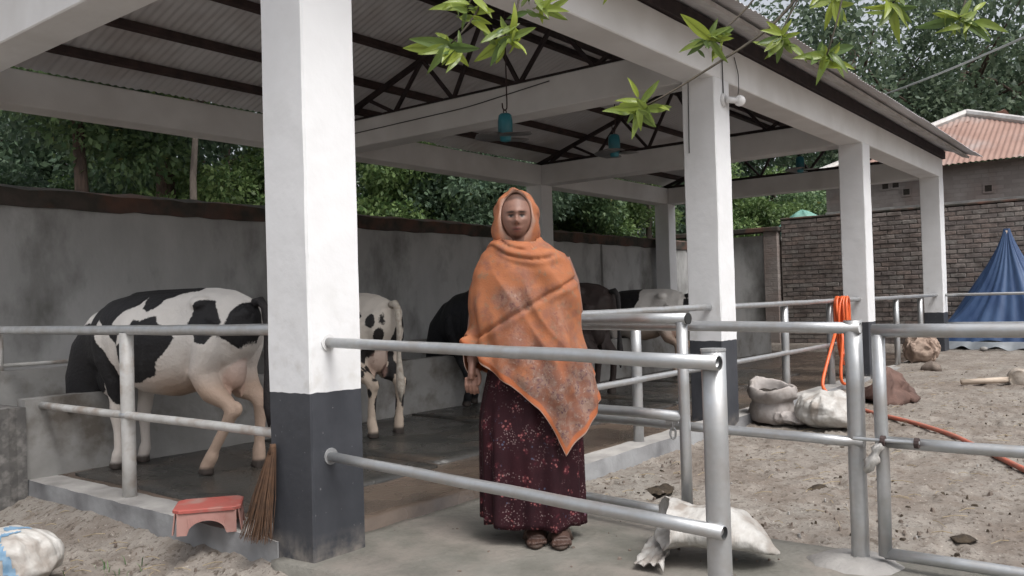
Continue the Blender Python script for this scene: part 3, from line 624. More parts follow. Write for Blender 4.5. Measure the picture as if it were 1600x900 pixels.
    tl = MB(); tl.tube([(-.20, 0, 1.04), (-.245, 0, 1.055), (-.285, .01, 1.01), (-.30, .015, .85), (-.295, .02, .65), (-.30, .02, .5), (-.305, .02, .40), (-.30, .02, .28)], [.032, .03, .027, .022, .017, .03, .036, .006], 10)
    obj('tail', tl, M['tail_black'] if (allblack or spots == 0) else M['tail_white'], t, True, local=True)
    return t
M['tail_black'] = mat('tail_black', (.02, .019, .02), (.035, .03, .03), 30, .7, bump=.5, bscale=60, coord='object')
M['tail_white'] = mat('tail_white', (.5, .46, .4), (.35, .3, .25), 30, .8, bump=.5, bscale=60, coord='object')
COAT = coat_mat('holstein_coat', (.68, .65, .615), (.014, .0135, .015), (.46, .34, .265))
COAT_B = coat_mat('black_coat', (.3, .28, .26), (.010, .010, .012), (.2, .15, .12))
COAT_R = coat_mat('brown_coat', (.3, .2, .15), (.034, .024, .022), (.2, .15, .12))
COAT_G = coat_mat('cream_spotted_coat', (.64, .585, .52), (.02, .018, .018), (.50, .41, .33))
h_std = (((-.13, .385), (-.10, .12), (-.08, 0), 0), ((-.13, .385), (-.10, .12), (-.08, 0), 0))
c1L = [[(.97, .93), (1.3, .9), (1.6, .3), (1.25, .0), (1.0, .47), (.91, .51), (.905, .60), (.878, .672), (.853, .611), (.76, .43), (.70, .40), (.675, .49), (.683, .672), (.797, .812), (.86, .934), (.83, .955), (.743, .892), (.62, .80), (.60, .89), (.69, .935), (.614, 1.009), (.52, 1.06), (.497, 1.10), (.464, 1.026), (.416, .997), (.367, 1.024), (.331, 1.081), (.157, 1.125), (.16, 1.3), (.7, 1.3), (1.0, 1.2)],
       [(.495, .97), (.441, .952), (.33, .985), (.307, .94), (.217, .915), (.18, .849), (.25, .755), (.30, .70), (.34, .62), (.47, .57), (.60, .58), (.62, .80), (.54, .86)],
       [(.075, 1.04), (.03, 1.058), (-.022, 1.055), (-.053, 1.004), (-.097, .93), (-.085, .845), (-.047, .80), (.044, .83), (.111, .923), (.086, .98)],
       [(-.13, 1.0), (-.16, 1.045), (-.25, 1.06), (-.5, 1.0), (-.5, .70), (-.24, .70), (-.195, .80), (-.15, .765), (-.10, .842), (-.12, .936)]]
c1R = [[(.6, 1.3), (1.6, 1.3), (1.6, 0), (.8, .5), (.7, .7), (.6, .9)], [(.1, .7), (.4, .75), (.4, 1.0), (.15, 1.0)], [(-.25, 1.08), (-.5, 1.0), (-.5, .68), (-.25, .66)]]
cow('dairy_cow', 'black and white cow feeding at the left end of the shed, whole body visible', (.79, 1.78, .104), math.atan2(.946, -.323), .985, (c1L, c1R), COAT,
    (((-.135, .385), (.02, .115), (.07, 0), 0), ((-.12, .40), (-.095, .12), (-.085, 0), 0)))
cow('dairy_cow', 'cream cow with small black spots, rump and hind legs showing right of the big column', (2.23, 2.03, .104), math.radians(91), .95, ([[(.35, 1.3), (.9, 1.3), (.8, .8), (.5, .9)]], [[(.35, 1.3), (.9, 1.3), (.8, .8), (.5, .9)]]), COAT_G,
    (((-.13, .40), (-.11, .12), (-.115, 0), 0), ((-.13, .40), (-.10, .12), (-.09, 0), 0)), spots=4, front=((.66, .02), (.66, .02)))
cow('dairy_cow', 'all black cow with lowered neck just left of the woman', (4.02, 1.84, .104), math.radians(93), .985, ([], []), COAT_B, h_std, front=((.70, .02), (.80, .02)), allblack=True)
cow('dairy_cow', 'dark brown cow whose rump shows just right of the woman', (5.22, 1.93, .104), math.radians(91), 1.015, ([], []), COAT_R, h_std, allblack=True)
cow('dairy_cow', 'white cow with a black shoulder, farthest along the row near the second column', (7.45, 2.2, .104), math.radians(97), .955, ([[(.42, 1.3), (1.6, 1.3), (1.6, 0), (.9, .6), (.6, .78), (.44, .86), (.36, 1.0)], [(-.5, 1.05), (-.21, 1.03), (-.2, .86), (-.5, .8)]], [[(.42, 1.3), (1.6, 1.3), (1.6, 0), (.9, .6), (.6, .78)], [(-.5, 1.05), (-.21, 1.03), (-.2, .86), (-.5, .8)]]), COAT, h_std)
# ------------------------------------------------------------------ the woman
def skin_mat():
    m, nt, b, vec, mix, nfac, col = material('skin', (.235, .127, .095), (.185, .098, .072), 18, .5, bump=.12, bscale=70, coord='object', spec=.35)
    N = nt.nodes; L = nt.links
    def attr(n): a = N.new('ShaderNodeAttribute'); a.attribute_name = n; return a.outputs['Fac']
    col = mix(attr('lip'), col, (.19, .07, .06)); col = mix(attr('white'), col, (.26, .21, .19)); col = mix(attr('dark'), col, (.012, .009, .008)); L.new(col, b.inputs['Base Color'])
    b.inputs['Subsurface Weight'].default_value = .0; return m
def shawl_mat():
    m, nt, b, vec, mix, nfac, col = material('orange_shawl', (.36, .132, .058), (.28, .095, .044), 7, .72, coord='object', bump=.35, bscale=130, spec=.25, bdist=.004)
    N = nt.nodes; L = nt.links
    def attr(n): a = N.new('ShaderNodeAttribute'); a.attribute_name = n; return a.outputs['Fac']
    def math_(op, a, c=None):
        x = N.new('ShaderNodeMath'); x.operation = op
        for k, v in ((0, a), (1, c)):
            if v is None: continue
            if hasattr(v, 'links'): L.new(v, x.inputs[k])
            else: x.inputs[k].default_value = v
        return x.outputs[0]
    def rng_(v, a, c): r = N.new('ShaderNodeMapRange'); L.new(v, r.inputs[0]); r.inputs[1].default_value = a; r.inputs[2].default_value = c; return r.outputs[0]
    col = mix(nfac(3.2, .42, .7), col, (.36, .14, .065))
    vo = N.new('ShaderNodeTexVoronoi'); vo.inputs['Scale'].default_value = 55; L.new(vec, vo.inputs['Vector'])
    vo2 = N.new('ShaderNodeTexVoronoi'); vo2.inputs['Scale'].default_value = 21; L.new(vec, vo2.inputs['Vector'])
    wn_ = N.new('ShaderNodeTexNoise'); wn_.inputs['Scale'].default_value = 26; wn_.inputs['Detail'].default_value = 4; L.new(vec, wn_.inputs['Vector'])
    for v_ in (vo, vo2):
        mxv = N.new('ShaderNodeMix'); mxv.data_type = 'VECTOR'; mxv.inputs[0].default_value = .09; L.new(vec, mxv.inputs[4]); L.new(wn_.outputs['Color'], mxv.inputs[5]); L.new(mxv.outputs[1], v_.inputs['Vector'])
    spot = rng_(vo.outputs['Distance'], .50, .25); flower = rng_(vo2.outputs['Distance'], .70, .38)
    pr = mix(flower, (.19, .085, .058), (.22, .14, .11)); pr = mix(math_('MULTIPLY', spot, flower), pr, (.10, .05, .058)); pr = mix(nfac(58, .58, .68), pr, (.28, .20, .165))
    col = mix(nfac(13, .46, .66), col, (.225, .092, .058)); col = mix(nfac(34, .56, .68), col, (.25, .13, .075))
    zone = math_('MULTIPLY', attr('print'), nfac(9, .30, .52))
    col = mix(zone, col, pr); col = mix(attr('trim'), col, (.36, .11, .045)); col = mix(attr('pale'), col, (.56, .40, .33)); L.new(col, b.inputs['Base Color']); return m
def skirt_mat():
    m, nt, b, vec, mix, nfac, col = material('floral_skirt', (.020, .006, .009), (.034, .008, .012), 6, .75, coord='object', bump=.3, bscale=120, spec=.2, bdist=.004)
    N = nt.nodes; L = nt.links
    def vor(s, lo, hi, off):
        mp = N.new('ShaderNodeMapping'); mp.inputs['Location'].default_value = (off, off*.7, off*.3); L.new(vec, mp.inputs[0])
        w = N.new('ShaderNodeTexNoise'); w.inputs['Scale'].default_value = 30; L.new(mp.outputs[0], w.inputs['Vector'])
        v = N.new('ShaderNodeTexVoronoi'); v.inputs['Scale'].default_value = s; L.new(mp.outputs[0], v.inputs['Vector'])
        r = N.new('ShaderNodeMapRange'); L.new(v.outputs['Distance'], r.inputs[0]); r.inputs[1].default_value = hi; r.inputs[2].default_value = lo; return r.outputs[0], v
    big, vb = vor(15, .30, .40, 1.3); sm, vs = vor(62, .27, .36, 2.1); ti, vt = vor(95, .24, .32, 5.2)
    mul = lambda a, c: (lambda x: (L.new(a, x.inputs[0]), L.new(c, x.inputs[1]), x.outputs[0])[2])(N.new('ShaderNodeMath'))
    def mulf(a, c):
        x = N.new('ShaderNodeMath'); x.operation = 'MULTIPLY'; L.new(a, x.inputs[0]); L.new(c, x.inputs[1]); return x.outputs[0]
    col = mix(mulf(nfac(24, .5, .62), big), col, (.085, .016, .024)); col = mix(mulf(sm, big), col, (.25, .085, .085)); col = mix(mulf(ti, nfac(12, .5, .6)), col, (.20, .14, .14)); col = mix(mulf(sm, nfac(17, .6, .66)), col, (.07, .075, .12))
    L.new(col, b.inputs['Base Color']); return m
M['skin'] = skin_mat(); M['shawl'] = shawl_mat(); M['skirt'] = skirt_mat()
M['inner'] = mat('pale_lining', (.58, .47, .42), (.48, .36, .31), 30, .8, coord='object', bump=.2)
M['sandal'] = mat('sandal', (.04, .028, .022), (.07, .045, .035), 20, .7, coord='object')
def woman():
    t = thing('person', 'woman in an orange printed shawl and dark red floral skirt standing behind the front rail', 'person', (.832, -.566, .030), math.atan2(-.787, .617))
    cx = -.045; mb = MB()
    def ring(x0, y0, z, a, b, n=22): w = np.arange(n)*2*PI/n; return np.stack([x0+a*np.cos(w), y0+b*np.sin(w), np.full(n, z)], 1)
    mb.loft([ring(cx, .01, z, a, b) for z, a, b in ((.70, .13, .10), (.80, .155, .115), (.92, .145, .105), (1.02, .128, .095), (1.14, .145, .105), (1.22, .15, .09), (1.275, .11, .07), (1.31, .06, .055))])
    mb.loft([ring(x, y, z, a, b) for x, y, z, a, b in ((-.065, .005, 1.25, .06, .055), (-.07, .0, 1.33, .05, .052), (-.078, -.005, 1.42, .05, .055))])
    hc = np.array([-.078, -.012, 1.450]); rings = []                      # head, modelled by direction
    nL, nA = 60, 72
    for i in range(nL+1):
        th = PI*(i+.3)/(nL+.6); R = []
        for j in range(nA):
            ph = 2*PI*j/nA; d = np.array([math.sin(th)*math.sin(ph), -math.sin(th)*math.cos(ph), -math.cos(th)])   # ph=0 faces the camera
            p = d*np.array([.0715, .092, .106])
            if p[2] < -.03: k = min(1, (-.03-p[2])/.075); p[0] *= 1-.24*k; p[1] *= 1-.02*k; p[1] -= (.026 if d[1] < 0 else .0)*k*min(1, abs(d[1])*2)
            x, z = p[0], p[2]; fr = max(0, -d[1])**1.5
            g = lambda x0, z0, sx, sz: math.exp(-((x-x0)/sx)**2-((z-z0)/sz)**2)
            o = .016*g(0, -.018, .0095, .022)+.024*g(0, -.030, .013, .012)+.006*g(.013, -.033, .008, .008)+.006*g(-.013, -.033, .008, .008)
            o += .008*g(0, .018, .045, .011)-.018*(g(.025, -.003, .016, .011)+g(-.025, -.003, .016, .011)) + .007*(g(.025, -.004, .010, .006)+g(-.025, -.004, .010, .006))
            o += .009*g(0, -.059, .022, .006)+.009*g(0, -.069, .019, .006)-.007*g(0, -.064, .024, .003)+.006*g(0, -.09, .018, .014)+.006*(g(.04, -.02, .018, .018)+g(-.04, -.02, .018, .018))
            p = p+np.array([0, -1, 0])*o*fr; R.append(hc+p)
        rings.append(np.array(R))
    mb.loft(rings)
    for s in (1, -1): mb.ell(hc+np.array([.069*s, .02, -.005]), (.009, .02, .03), 10, 7)
    for s in (1, -1):
        x = cx+.085*s
        mb.tube([(x, .01, .80), (x, .005, .62), (x+.005*s, .0, .44), (x+.005*s, .012, .28), (x+.008*s, .015, .09), (x+.008*s, .01, .05)], [.095, .085, .058, .056, .037, .04], 16)
        fy = -.02 if s < 0 else -.05
        fxx = cx+(.012 if s < 0 else .118); mb.tube([(fxx-.02, fy+.07, .045), (fxx-.01, fy+.02, .048), (fxx, fy-.06, .036), (fxx+.006, fy-.11, .026)], [.034, .038, .042, .036], 14, sq=[(1, .95), (1, .95), (1.05, .75), (1.1, .6)])
        mb.tube([(x+.008*s, .01, .11), (fxx-.018, fy+.06, .05)], [.037, .036], 12)
        for q in range(5): mb.tube([(fxx-.032+.0175*q, fy-.115+abs(q-1)*.004, .022), (fxx-.032+.0178*q, fy-.15+abs(q-(1.0))*.007, .016)], [.0115, .0085], 8)
    # arms: her right one hangs, the other is folded under the shawl
    mb.tube([(-.19, .015, 1.245), (-.235, .025, 1.15), (-.265, .03, 1.02), (-.285, .0, .90), (-.292, -.035, .80)], [.055, .048, .042, .036, .026], 14)
    mb.tube([(-.292, -.035, .81), (-.294, -.045, .78), (-.297, -.055, .745), (-.30, -.06, .722)], [.026, .031, .037, .03], 14, sq=[(1, .8), (1.0, .62), (1.0, .5), (1.0, .5)])
    for q in range(4):
        a = np.array([-.322+.0165*q, -.058-.004*q, .728-.003*abs(q-1.5)]); ln = (.052, .06, .063, .055)[q]
        mb.tube([a+(0, 0, .012), a, a+(-.002, -.006, -ln*.45), a+(.0, -.002, -ln*.8), a+(.004, .008, -ln*1.1)], [.0082, .0085, .008, .0075, .0058], 8)
    mb.tube([(-.274, -.055, .768), (-.262, -.072, .742), (-.262, -.082, .718), (-.268, -.086, .700)], [.012, .0105, .0095, .007], 8)
    mb.tube([(.11, .015, 1.245), (.155, .03, 1.14), (.175, .03, 1.02), (.12, -.08, .95), (.02, -.13, .97)], [.055, .048, .04, .033, .026], 14)
    mb.ell((-.01, -.135, .975), (.04, .016, .028))
    me = remeshed(mb, .0040, 1, 'body'); V = mverts(me); q = V-hc; front = (q[:, 1] < -.03) & (np.abs(q[:, 2]) < .12)
    G = lambda x0, z0, sx, sz: np.exp(-((q[:, 0]-x0)/sx)**4-((q[:, 2]-z0)/sz)**4)
    eye = np.maximum(G(.0245, -.0045, .0105, .004), G(-.0245, -.0045, .0105, .004))
    line = np.maximum(G(.0245, .0005, .014, .0038), G(-.0245, .0005, .014, .0038))
    brow = np.maximum(G(.026, .0135, .017, .0042), G(-.026, .0135, .017, .0042))*.85
    nost = np.maximum(G(.0075, -.0405, .0035, .0028), G(-.0075, -.0405, .0035, .0028))*.8
    mouth = G(0, -.064, .020, .0032)*.7
    iris = np.maximum(G(.0245, -.0045, .0068, .0058), G(-.0245, -.0045, .0068, .0058))
    hair = .75*smoothstep(.068, .080, q[:, 2]+.2*np.abs(q[:, 0]))*(q[:, 2] > 0)*(q[:, 2] < .13)
    set_attr(me, 'dark', np.clip(.75*smoothstep(.16, .06, V[:, 2])+np.maximum.reduce([iris, line, brow, nost, mouth])*front+hair*.9*(np.abs(q[:, 2]) < .13), 0, 1)); set_attr(me, 'white', eye*front); set_attr(me, 'lip', np.maximum(G(0, -.059, .019, .0045), G(0, -.0695, .017, .005))*front)  # shadow on the feet and ankles is put into the skin colour
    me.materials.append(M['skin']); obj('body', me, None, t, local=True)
    # skirt
    def cloth(name, rings, m, thick, parent=t, closed=True, attrs=None, sub=0):
        mbb = MB(); mbb.loft(rings, cap=False, closed=closed); me2 = mbb.mesh(name, m, True)
        for k, v in (attrs or {}).items(): set_attr(me2, k, v)
        o = obj(name, me2, m, parent, local=True); s = o.modifiers.new('thickness', 'SOLIDIFY'); s.thickness = thick; s.offset = 0; return o
    n = 220; th = np.arange(n)*2*PI/n; rings = []
    for z in np.linspace(.90, .072, 40):
        k = (0.90-z)/.83; a = .165+.062*smoothstep(0, .5, k); b = .125+.045*smoothstep(0, .6, k)
        fold = (.002+.016*k)*(np.sin(11*th+.6+k*.5)*.6+np.sin(17*th+2+k)*.4+.5*np.sin(5*th+1.0))
        rr = np.stack([cx+.002+(a+fold)*np.cos(th), .01+(b+fold)*np.sin(th), np.full(n, z)+.006*k*np.sin(7*th)-(.010*k*np.cos(th))], 1); rings.append(rr)
    cloth('skirt', rings, M['skirt'], .004)
    # shawl
    zl = np.array([1.385, 1.345, 1.30, 1.277, 1.24, 1.19, 1.12, 1.046, .93, .815, .70, .62, .5, .35])
    xl = np.array([-.155, -.182, -.218, -.240, -.262, -.279, -.294, -.303, -.311, -.305, -.292, -.285, -.28, -.28])
    xr = np.array([-.000, .028, .085, .128, .155, .172, .184, .194, .212, .232, .250, .262, .262, .25])
    yf = np.array([-.085, -.098, -.112, -.122, -.135, -.148, -.158, -.165, -.178, -.188, -.195, -.20, -.205, -.205])
    yb = np.array([.075, .085, .10, .11, .12, .13, .135, .14, .15, .16, .17, .175, .18, .18])
    iz = lambda z, A: np.interp(-z, -zl, A)
    n = 260; th = np.arange(n)*2*PI/n; ct, stt = np.cos(th), np.sin(th)           # sin<0 is the front
    hx = cx+np.where(ct > 0, .30, .27)*ct
    hemf = np.interp(hx, [-.31, -.27, -.20, -.13, -.04, .03, .075, .10, .16, .24, .27], [.845, .815, .755, .705, .60, .48, .395, .425, .485, .59, .66])
    hemb = .70+.05*np.sin(3*th)
    w = smoothstep(-.12, .12, -stt); hem = hemf*w+hemb*(1-w)
    rows = 96; rings = []; A_print = []; A_trim = []; A_pale = []
    for i in range(rows+1):
        u = i/rows; ztop = 1.340+.045*smoothstep(-.5, .3, stt)+.010*np.sin(2*th+.8); z = ztop+(hem-ztop)*u
        L_, R_, F_, B_ = iz(z, xl), iz(z, xr), iz(z, yf), iz(z, yb); mx = (L_+R_)/2; hw = (R_-L_)/2
        e = .88; x = mx+hw*np.sign(ct)*np.abs(ct)**e; y = np.where(stt < 0, -F_*-1*np.abs(stt)**e, B_*np.abs(stt)**e); y = np.where(stt < 0, F_*np.abs(stt)**e, y)
        tk = .78+.22*smoothstep(0, .05, u); x = mx*(1-tk)+x*tk; y = y*tk
        P = np.stack([x, y, z], 1)
        # neck wraps: rolled folds that swing down towards her left shoulder
        c = z+.22*np.clip(x+.06, -.12, .12)+.02*np.sin(3*th); wrap = smoothstep(1.235, 1.29, c)
        f1 = .020*wrap*np.abs(np.sin((c-1.235)*PI/.040+.5*np.sin(2*th)))**.8
        # long diagonal folds over the front, hanging folds below
        dg = (x*.62+z*.78); low = smoothstep(1.25, .75, z)
        f2 = (1-wrap)*(.009*np.sin(dg*27+2.6*np.sin(x*7)+1.5*np.sin(z*5))*smoothstep(.0, .25, 1.3-z)*(1-.6*low)*(.4+.6*np.abs(np.sin(x*6+1)))+.0035*np.sin(dg*61+1+3*x+2*np.sin(z*9)))
        f3 = low*(.012*np.sin(9*th+2*np.sin(z*5))+.006*np.sin(17*th+z*6)+.013*np.sin(x*27-z*9+1+np.sin(z*7)))
        # deep diagonal edge of the overlapping end across the chest
        ed = (z-(1.035+.55*(x+.05))); f4 = -.016*np.exp(-(ed/.012)**2)*(stt < 0)+.008*smoothstep(-.05, -.01, ed)*(ed < -.005)*(stt < 0)
        Pw = np.stack([x*1.0+.06*np.sin(z*7), y*.6, z*.75+.08*np.sin(x*8)], 1); rd = 1-np.abs(sinnoise(Pw@np.array([[.8, 0, -.5], [0, 1, 0], [.5, 0, .8]])*np.array([1, 1, .45]), 30, 77, 5)); f5 = (1-wrap)*.016*(rd**2-.4)*smoothstep(1.28, 1.1, z)+.0025*sinnoise(P, 60, 5, 7)
        f = f1*(.75+.35*np.sin(2*th+4*z))+(f2*.6+f3)*1.0+f4+f5
        nv = np.stack([ct*.9, stt, np.zeros(n)], 1); P = P+nv*f[:, None]
        # the lifted corner beside her hand
        k = np.exp(-((th-PI*1.06)/.20)**2)*smoothstep(.97, .86, z); P[:, 0] -= .032*k; P[:, 1] -= .05*k; P[:, 2] += .035*k*u
        rings.append(P); dist = (ztop-hem)*(1-u)
        pr = np.maximum(smoothstep(.42, .26, dist)*smoothstep(-.30, -.05, P[:, 0]+.3*(.7-z)), .8*np.exp(-((P[:, 0]+.095)/.085)**4-((z-1.075)/.055)**4)*(stt < 0))
        pr = np.maximum(pr, .45*np.exp(-((P[:, 0]-.10)/.05)**4-((z-1.0)/.09)**4)*(stt < 0))
        A_print.append(np.clip(pr, 0, 1)); A_trim.append(((dist < .034) & (dist > .006)).astype(float)); A_pale.append((dist <= .006).astype(float))
    cat = lambda a: np.concatenate(a)
    cloth('shawl', rings, M['shawl'], .004, attrs={'print': cat(A_print), 'trim': cat(A_trim), 'pale': cat(A_pale)})
    # hood
    n = 120; ph = np.arange(n)*2*PI/n; c_, s_ = np.cos(ph), np.sin(ph); rings = []; pale = []
    spec = [(-.030, .066, .100, 0), (-.045, .0685, .104, .3), (-.056, .0705, .1075, 1), (-.058, .0725, .1095, .6), (-.052, .081, .1145, .0), (-.038, .091, .119, 0), (-.018, .098, .122, 0), (.005, .102, .123, 0), (.035, .103, .121, 0), (.07, .095, .112, 0), (.10, .075, .09, 0), (.118, .04, .05, 0), (.123, .01, .012, 0)]
    for k, (y, a, b, pl) in enumerate(spec):
        up = np.maximum(0, s_); dn = np.maximum(0, -s_)
        x = -.079+a*c_*(1-.20*up**2.5)*(1+(.42+.1*(c_ < 0))*dn**1.3*min(1, k/5)); z = 1.455+b*s_*(1+.48*dn*min(1, max(0, k-2)/3))-(.006 if k > 3 else 0)*dn
        yy = y+.015*dn*(k < 5)+.012*up*(k < 4); wr = .0035*np.sin(9*ph+k*.9)*(k > 3)+.003*np.sin(x*70+z*40+k*.4)*(k > 3)
        rings.append(np.stack([x+wr*c_, np.full(n, 1.0)*yy, z+wr*s_], 1)); pale.append(np.full(n, float(pl))*(1.0-.6*dn))
    cloth('hood', rings, M['shawl'], .004, attrs={'pale': cat(pale), 'print': np.zeros(n*len(spec)), 'trim': np.zeros(n*len(spec))})
    for s in (0, 1):                                  # sandals
        fy, fxx = ((-.02, cx+.012), (-.05, cx+.118))[s]; a = np.arange(20)*2*PI/20
        mbb = MB(); mbb.loft([np.stack([fxx-.003+.046*np.cos(a), fy-.04+.122*np.sin(a), np.full(20, z)], 1) for z in (.0, .012)])
        mbb.tube([(fxx-.044, fy-.05, .012), (fxx-.03, fy-.055, .055), (fxx, fy-.06, .066), (fxx+.032, fy-.055, .05), (fxx+.044, fy-.05, .012)], .008, 8, sq=[(1, 2.2)]*5)
        obj('sandal', mbb, M['sandal'], t, True, local=True)
woman()
# ------------------------------------------------------------------ things about the yard
def crumple(V, amp, f, seed):
    N = np.stack([sinnoise(V, f, seed+i, 6) for i in range(3)], 1); N2 = np.stack([1-2*np.abs(sinnoise(V, f*2.2, seed+9+i, 5)) for i in range(3)], 1)
    return V+N*amp+N2*amp*.5
def sack_blob(name, label, loc, size, rz, m, seed, amp=.03, sag=.35, tilt=0.0, nx=96, ny=64):
    mb = MB(); rings = []
    for i in range(ny+1):
        t = PI*(i+.02)/(ny+.04); a = np.arange(nx)*2*PI/nx; st, cz = math.sin(t)**.7, -math.cos(t)
        sx = np.sign(np.cos(a))*np.abs(np.cos(a))**.75; sy = np.sign(np.sin(a))*np.abs(np.sin(a))**.75
        rings.append(np.stack([st*sx, st*sy, np.full(nx, cz)], 1))
    mb.loft(rings); V = mb.verts()
    V[:, 2] = np.where(V[:, 2] < 0, V[:, 2]*(1-sag*.6), V[:, 2]); V[:, :2] *= (1+.18*np.clip(-V[:, 2], 0, 1))[:, None]
    ph_ = np.arctan2(V[:, 1], V[:, 0]); V[:, :2] *= (1+(.05*np.sin(9*ph_+2*np.sin(3*ph_+seed))+.03*np.sin(17*ph_+seed))*smoothstep(-.5, .8, V[:, 2]))[:, None]
    V = V*np.array(size)/2; V = crumple(V, amp, 5.5/max(size), seed); V = crumple(V, amp*.22, 17/max(size), seed+3); V = crumple(V, amp*.05, 45/max(size), seed+6)
    c, s = math.cos(tilt), math.sin(tilt); V = np.stack([V[:, 0]*c-V[:, 2]*s, V[:, 1], V[:, 0]*s+V[:, 2]*c], 1)
    V[:, 2] -= np.percentile(V[:, 2], 1.5); V[:, 2] = np.maximum(V[:, 2], 0)
    mb.V = [V]; o = obj(name, mb.mesh(name, m, True), m); o.location = tuple(loc); o.rotation_euler = (0, 0, rz); return tag(o, label, 'sack')
def open_sack(name, label, loc, R, H, rz, m, seed, lean=.0):
    t = thing(name, label, 'sack', loc, rz); mb = MB(); rings = []; n = 48; a = np.arange(n)*2*PI/n
    prof = [(0, .9), (.02, 1.08), (.2, 1.15), (.4, 1.08), (.56, .92), (.60, .94), (.64, 1.10), (.74, 1.22), (.88, 1.24), (.96, 1.2), (1.0, 1.1), (.97, 1.0), (.85, .93), (.66, .88)]
    for z, r in prof: rings.append(np.stack([R*r*np.cos(a)*1.15+lean*z*H, R*r*np.sin(a)*.9, np.full(n, z*H)+H*.06*np.sin(2*a+1)*z], 1))
    mb.loft(rings, cap=False); V = crumple(mb.verts(), R*.13, 7/R*.3, seed); V = crumple(V, R*.04, 22/R*.35, seed+4); V[:, 2] = np.maximum(V[:, 2], 0); mb.V = [V]
    obj('bag', mb, m, t, True, local=True)
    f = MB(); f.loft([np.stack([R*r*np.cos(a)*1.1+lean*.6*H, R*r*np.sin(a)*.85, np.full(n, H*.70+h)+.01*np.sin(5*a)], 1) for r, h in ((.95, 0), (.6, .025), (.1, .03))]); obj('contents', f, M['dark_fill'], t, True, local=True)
    return t
os_ = open_sack('sack', 'upright dirty grey sack with a rolled open rim by the shed edge', (4.70, -.14, .045), .165, .30, .9, M['sack_grey'], 3)
os_.rotation_euler = (Matrix.Rotation(math.radians(8), 3, Vector(_r0))@Matrix.Rotation(.9, 3, 'Z')).to_euler()
sack_blob('sack', 'plump bright white sack lying right of the rolled-rim grey sack', (4.62, -.62, .015), (.50, .38, .31), -.55, M['sack'], 8, .028)
sack_blob('sack', 'tipped tan sack lying by the far railing post', (10.2, -.12, .11), (.42, .40, .40), .5, M['sack_tan'], 21, .05, tilt=.5)
sack_blob('sack', 'small flat grey sack under the plump white one', (4.62, -.34, .01), (.34, .3, .13), .2, M['sack_grey'], 31, .02)
# draped brown sacking
def heap(name, label, cat, loc, pts, m, seed, amp=.03):
    mb = MB(); n = 40; a = np.arange(n)*2*PI/n; rings = []
    for z, rx, ry, ox in pts: rings.append(np.stack([ox+rx*np.cos(a)*(1+.12*np.sin(3*a+seed)+.08*np.sin(7*a)), ry*np.sin(a)*(1+.1*np.cos(4*a+seed)), np.full(n, z)], 1))
    mb.loft(rings); V = crumple(mb.verts(), amp, 14, seed); V = crumple(V, amp*.3, 40, seed+2); V[:, 2] = np.maximum(V[:, 2], 0); mb.V = [V]
    o = obj(name, mb.mesh(name, m, True), m); o.location = tuple(loc); return tag(o, label, cat)
hp = heap('sacking_heap', 'brown rumpled sacking draped in a low heap behind the right-hand gate post', 'sacking', (6.35, -.66, .03), [(0, .26, .24, 0), (.03, .26, .23, 0), (.07, .25, .21, .0), (.12, .22, .19, .02), (.17, .19, .165, .03), (.22, .16, .13, .04), (.27, .11, .10, .05), (.31, .06, .06, .06), (.33, .02, .02, .06)], M['sack_brown'], 5, .05)
heap('stone', 'small dark brown stone on the dirt beside the tan sack', 'stone', (9.2, -.42, .08), [(0, .09, .13, 0), (.06, .08, .11, 0), (.11, .04, .05, .01), (.12, .01, .01, .01)], M['clod'], 9, .012)
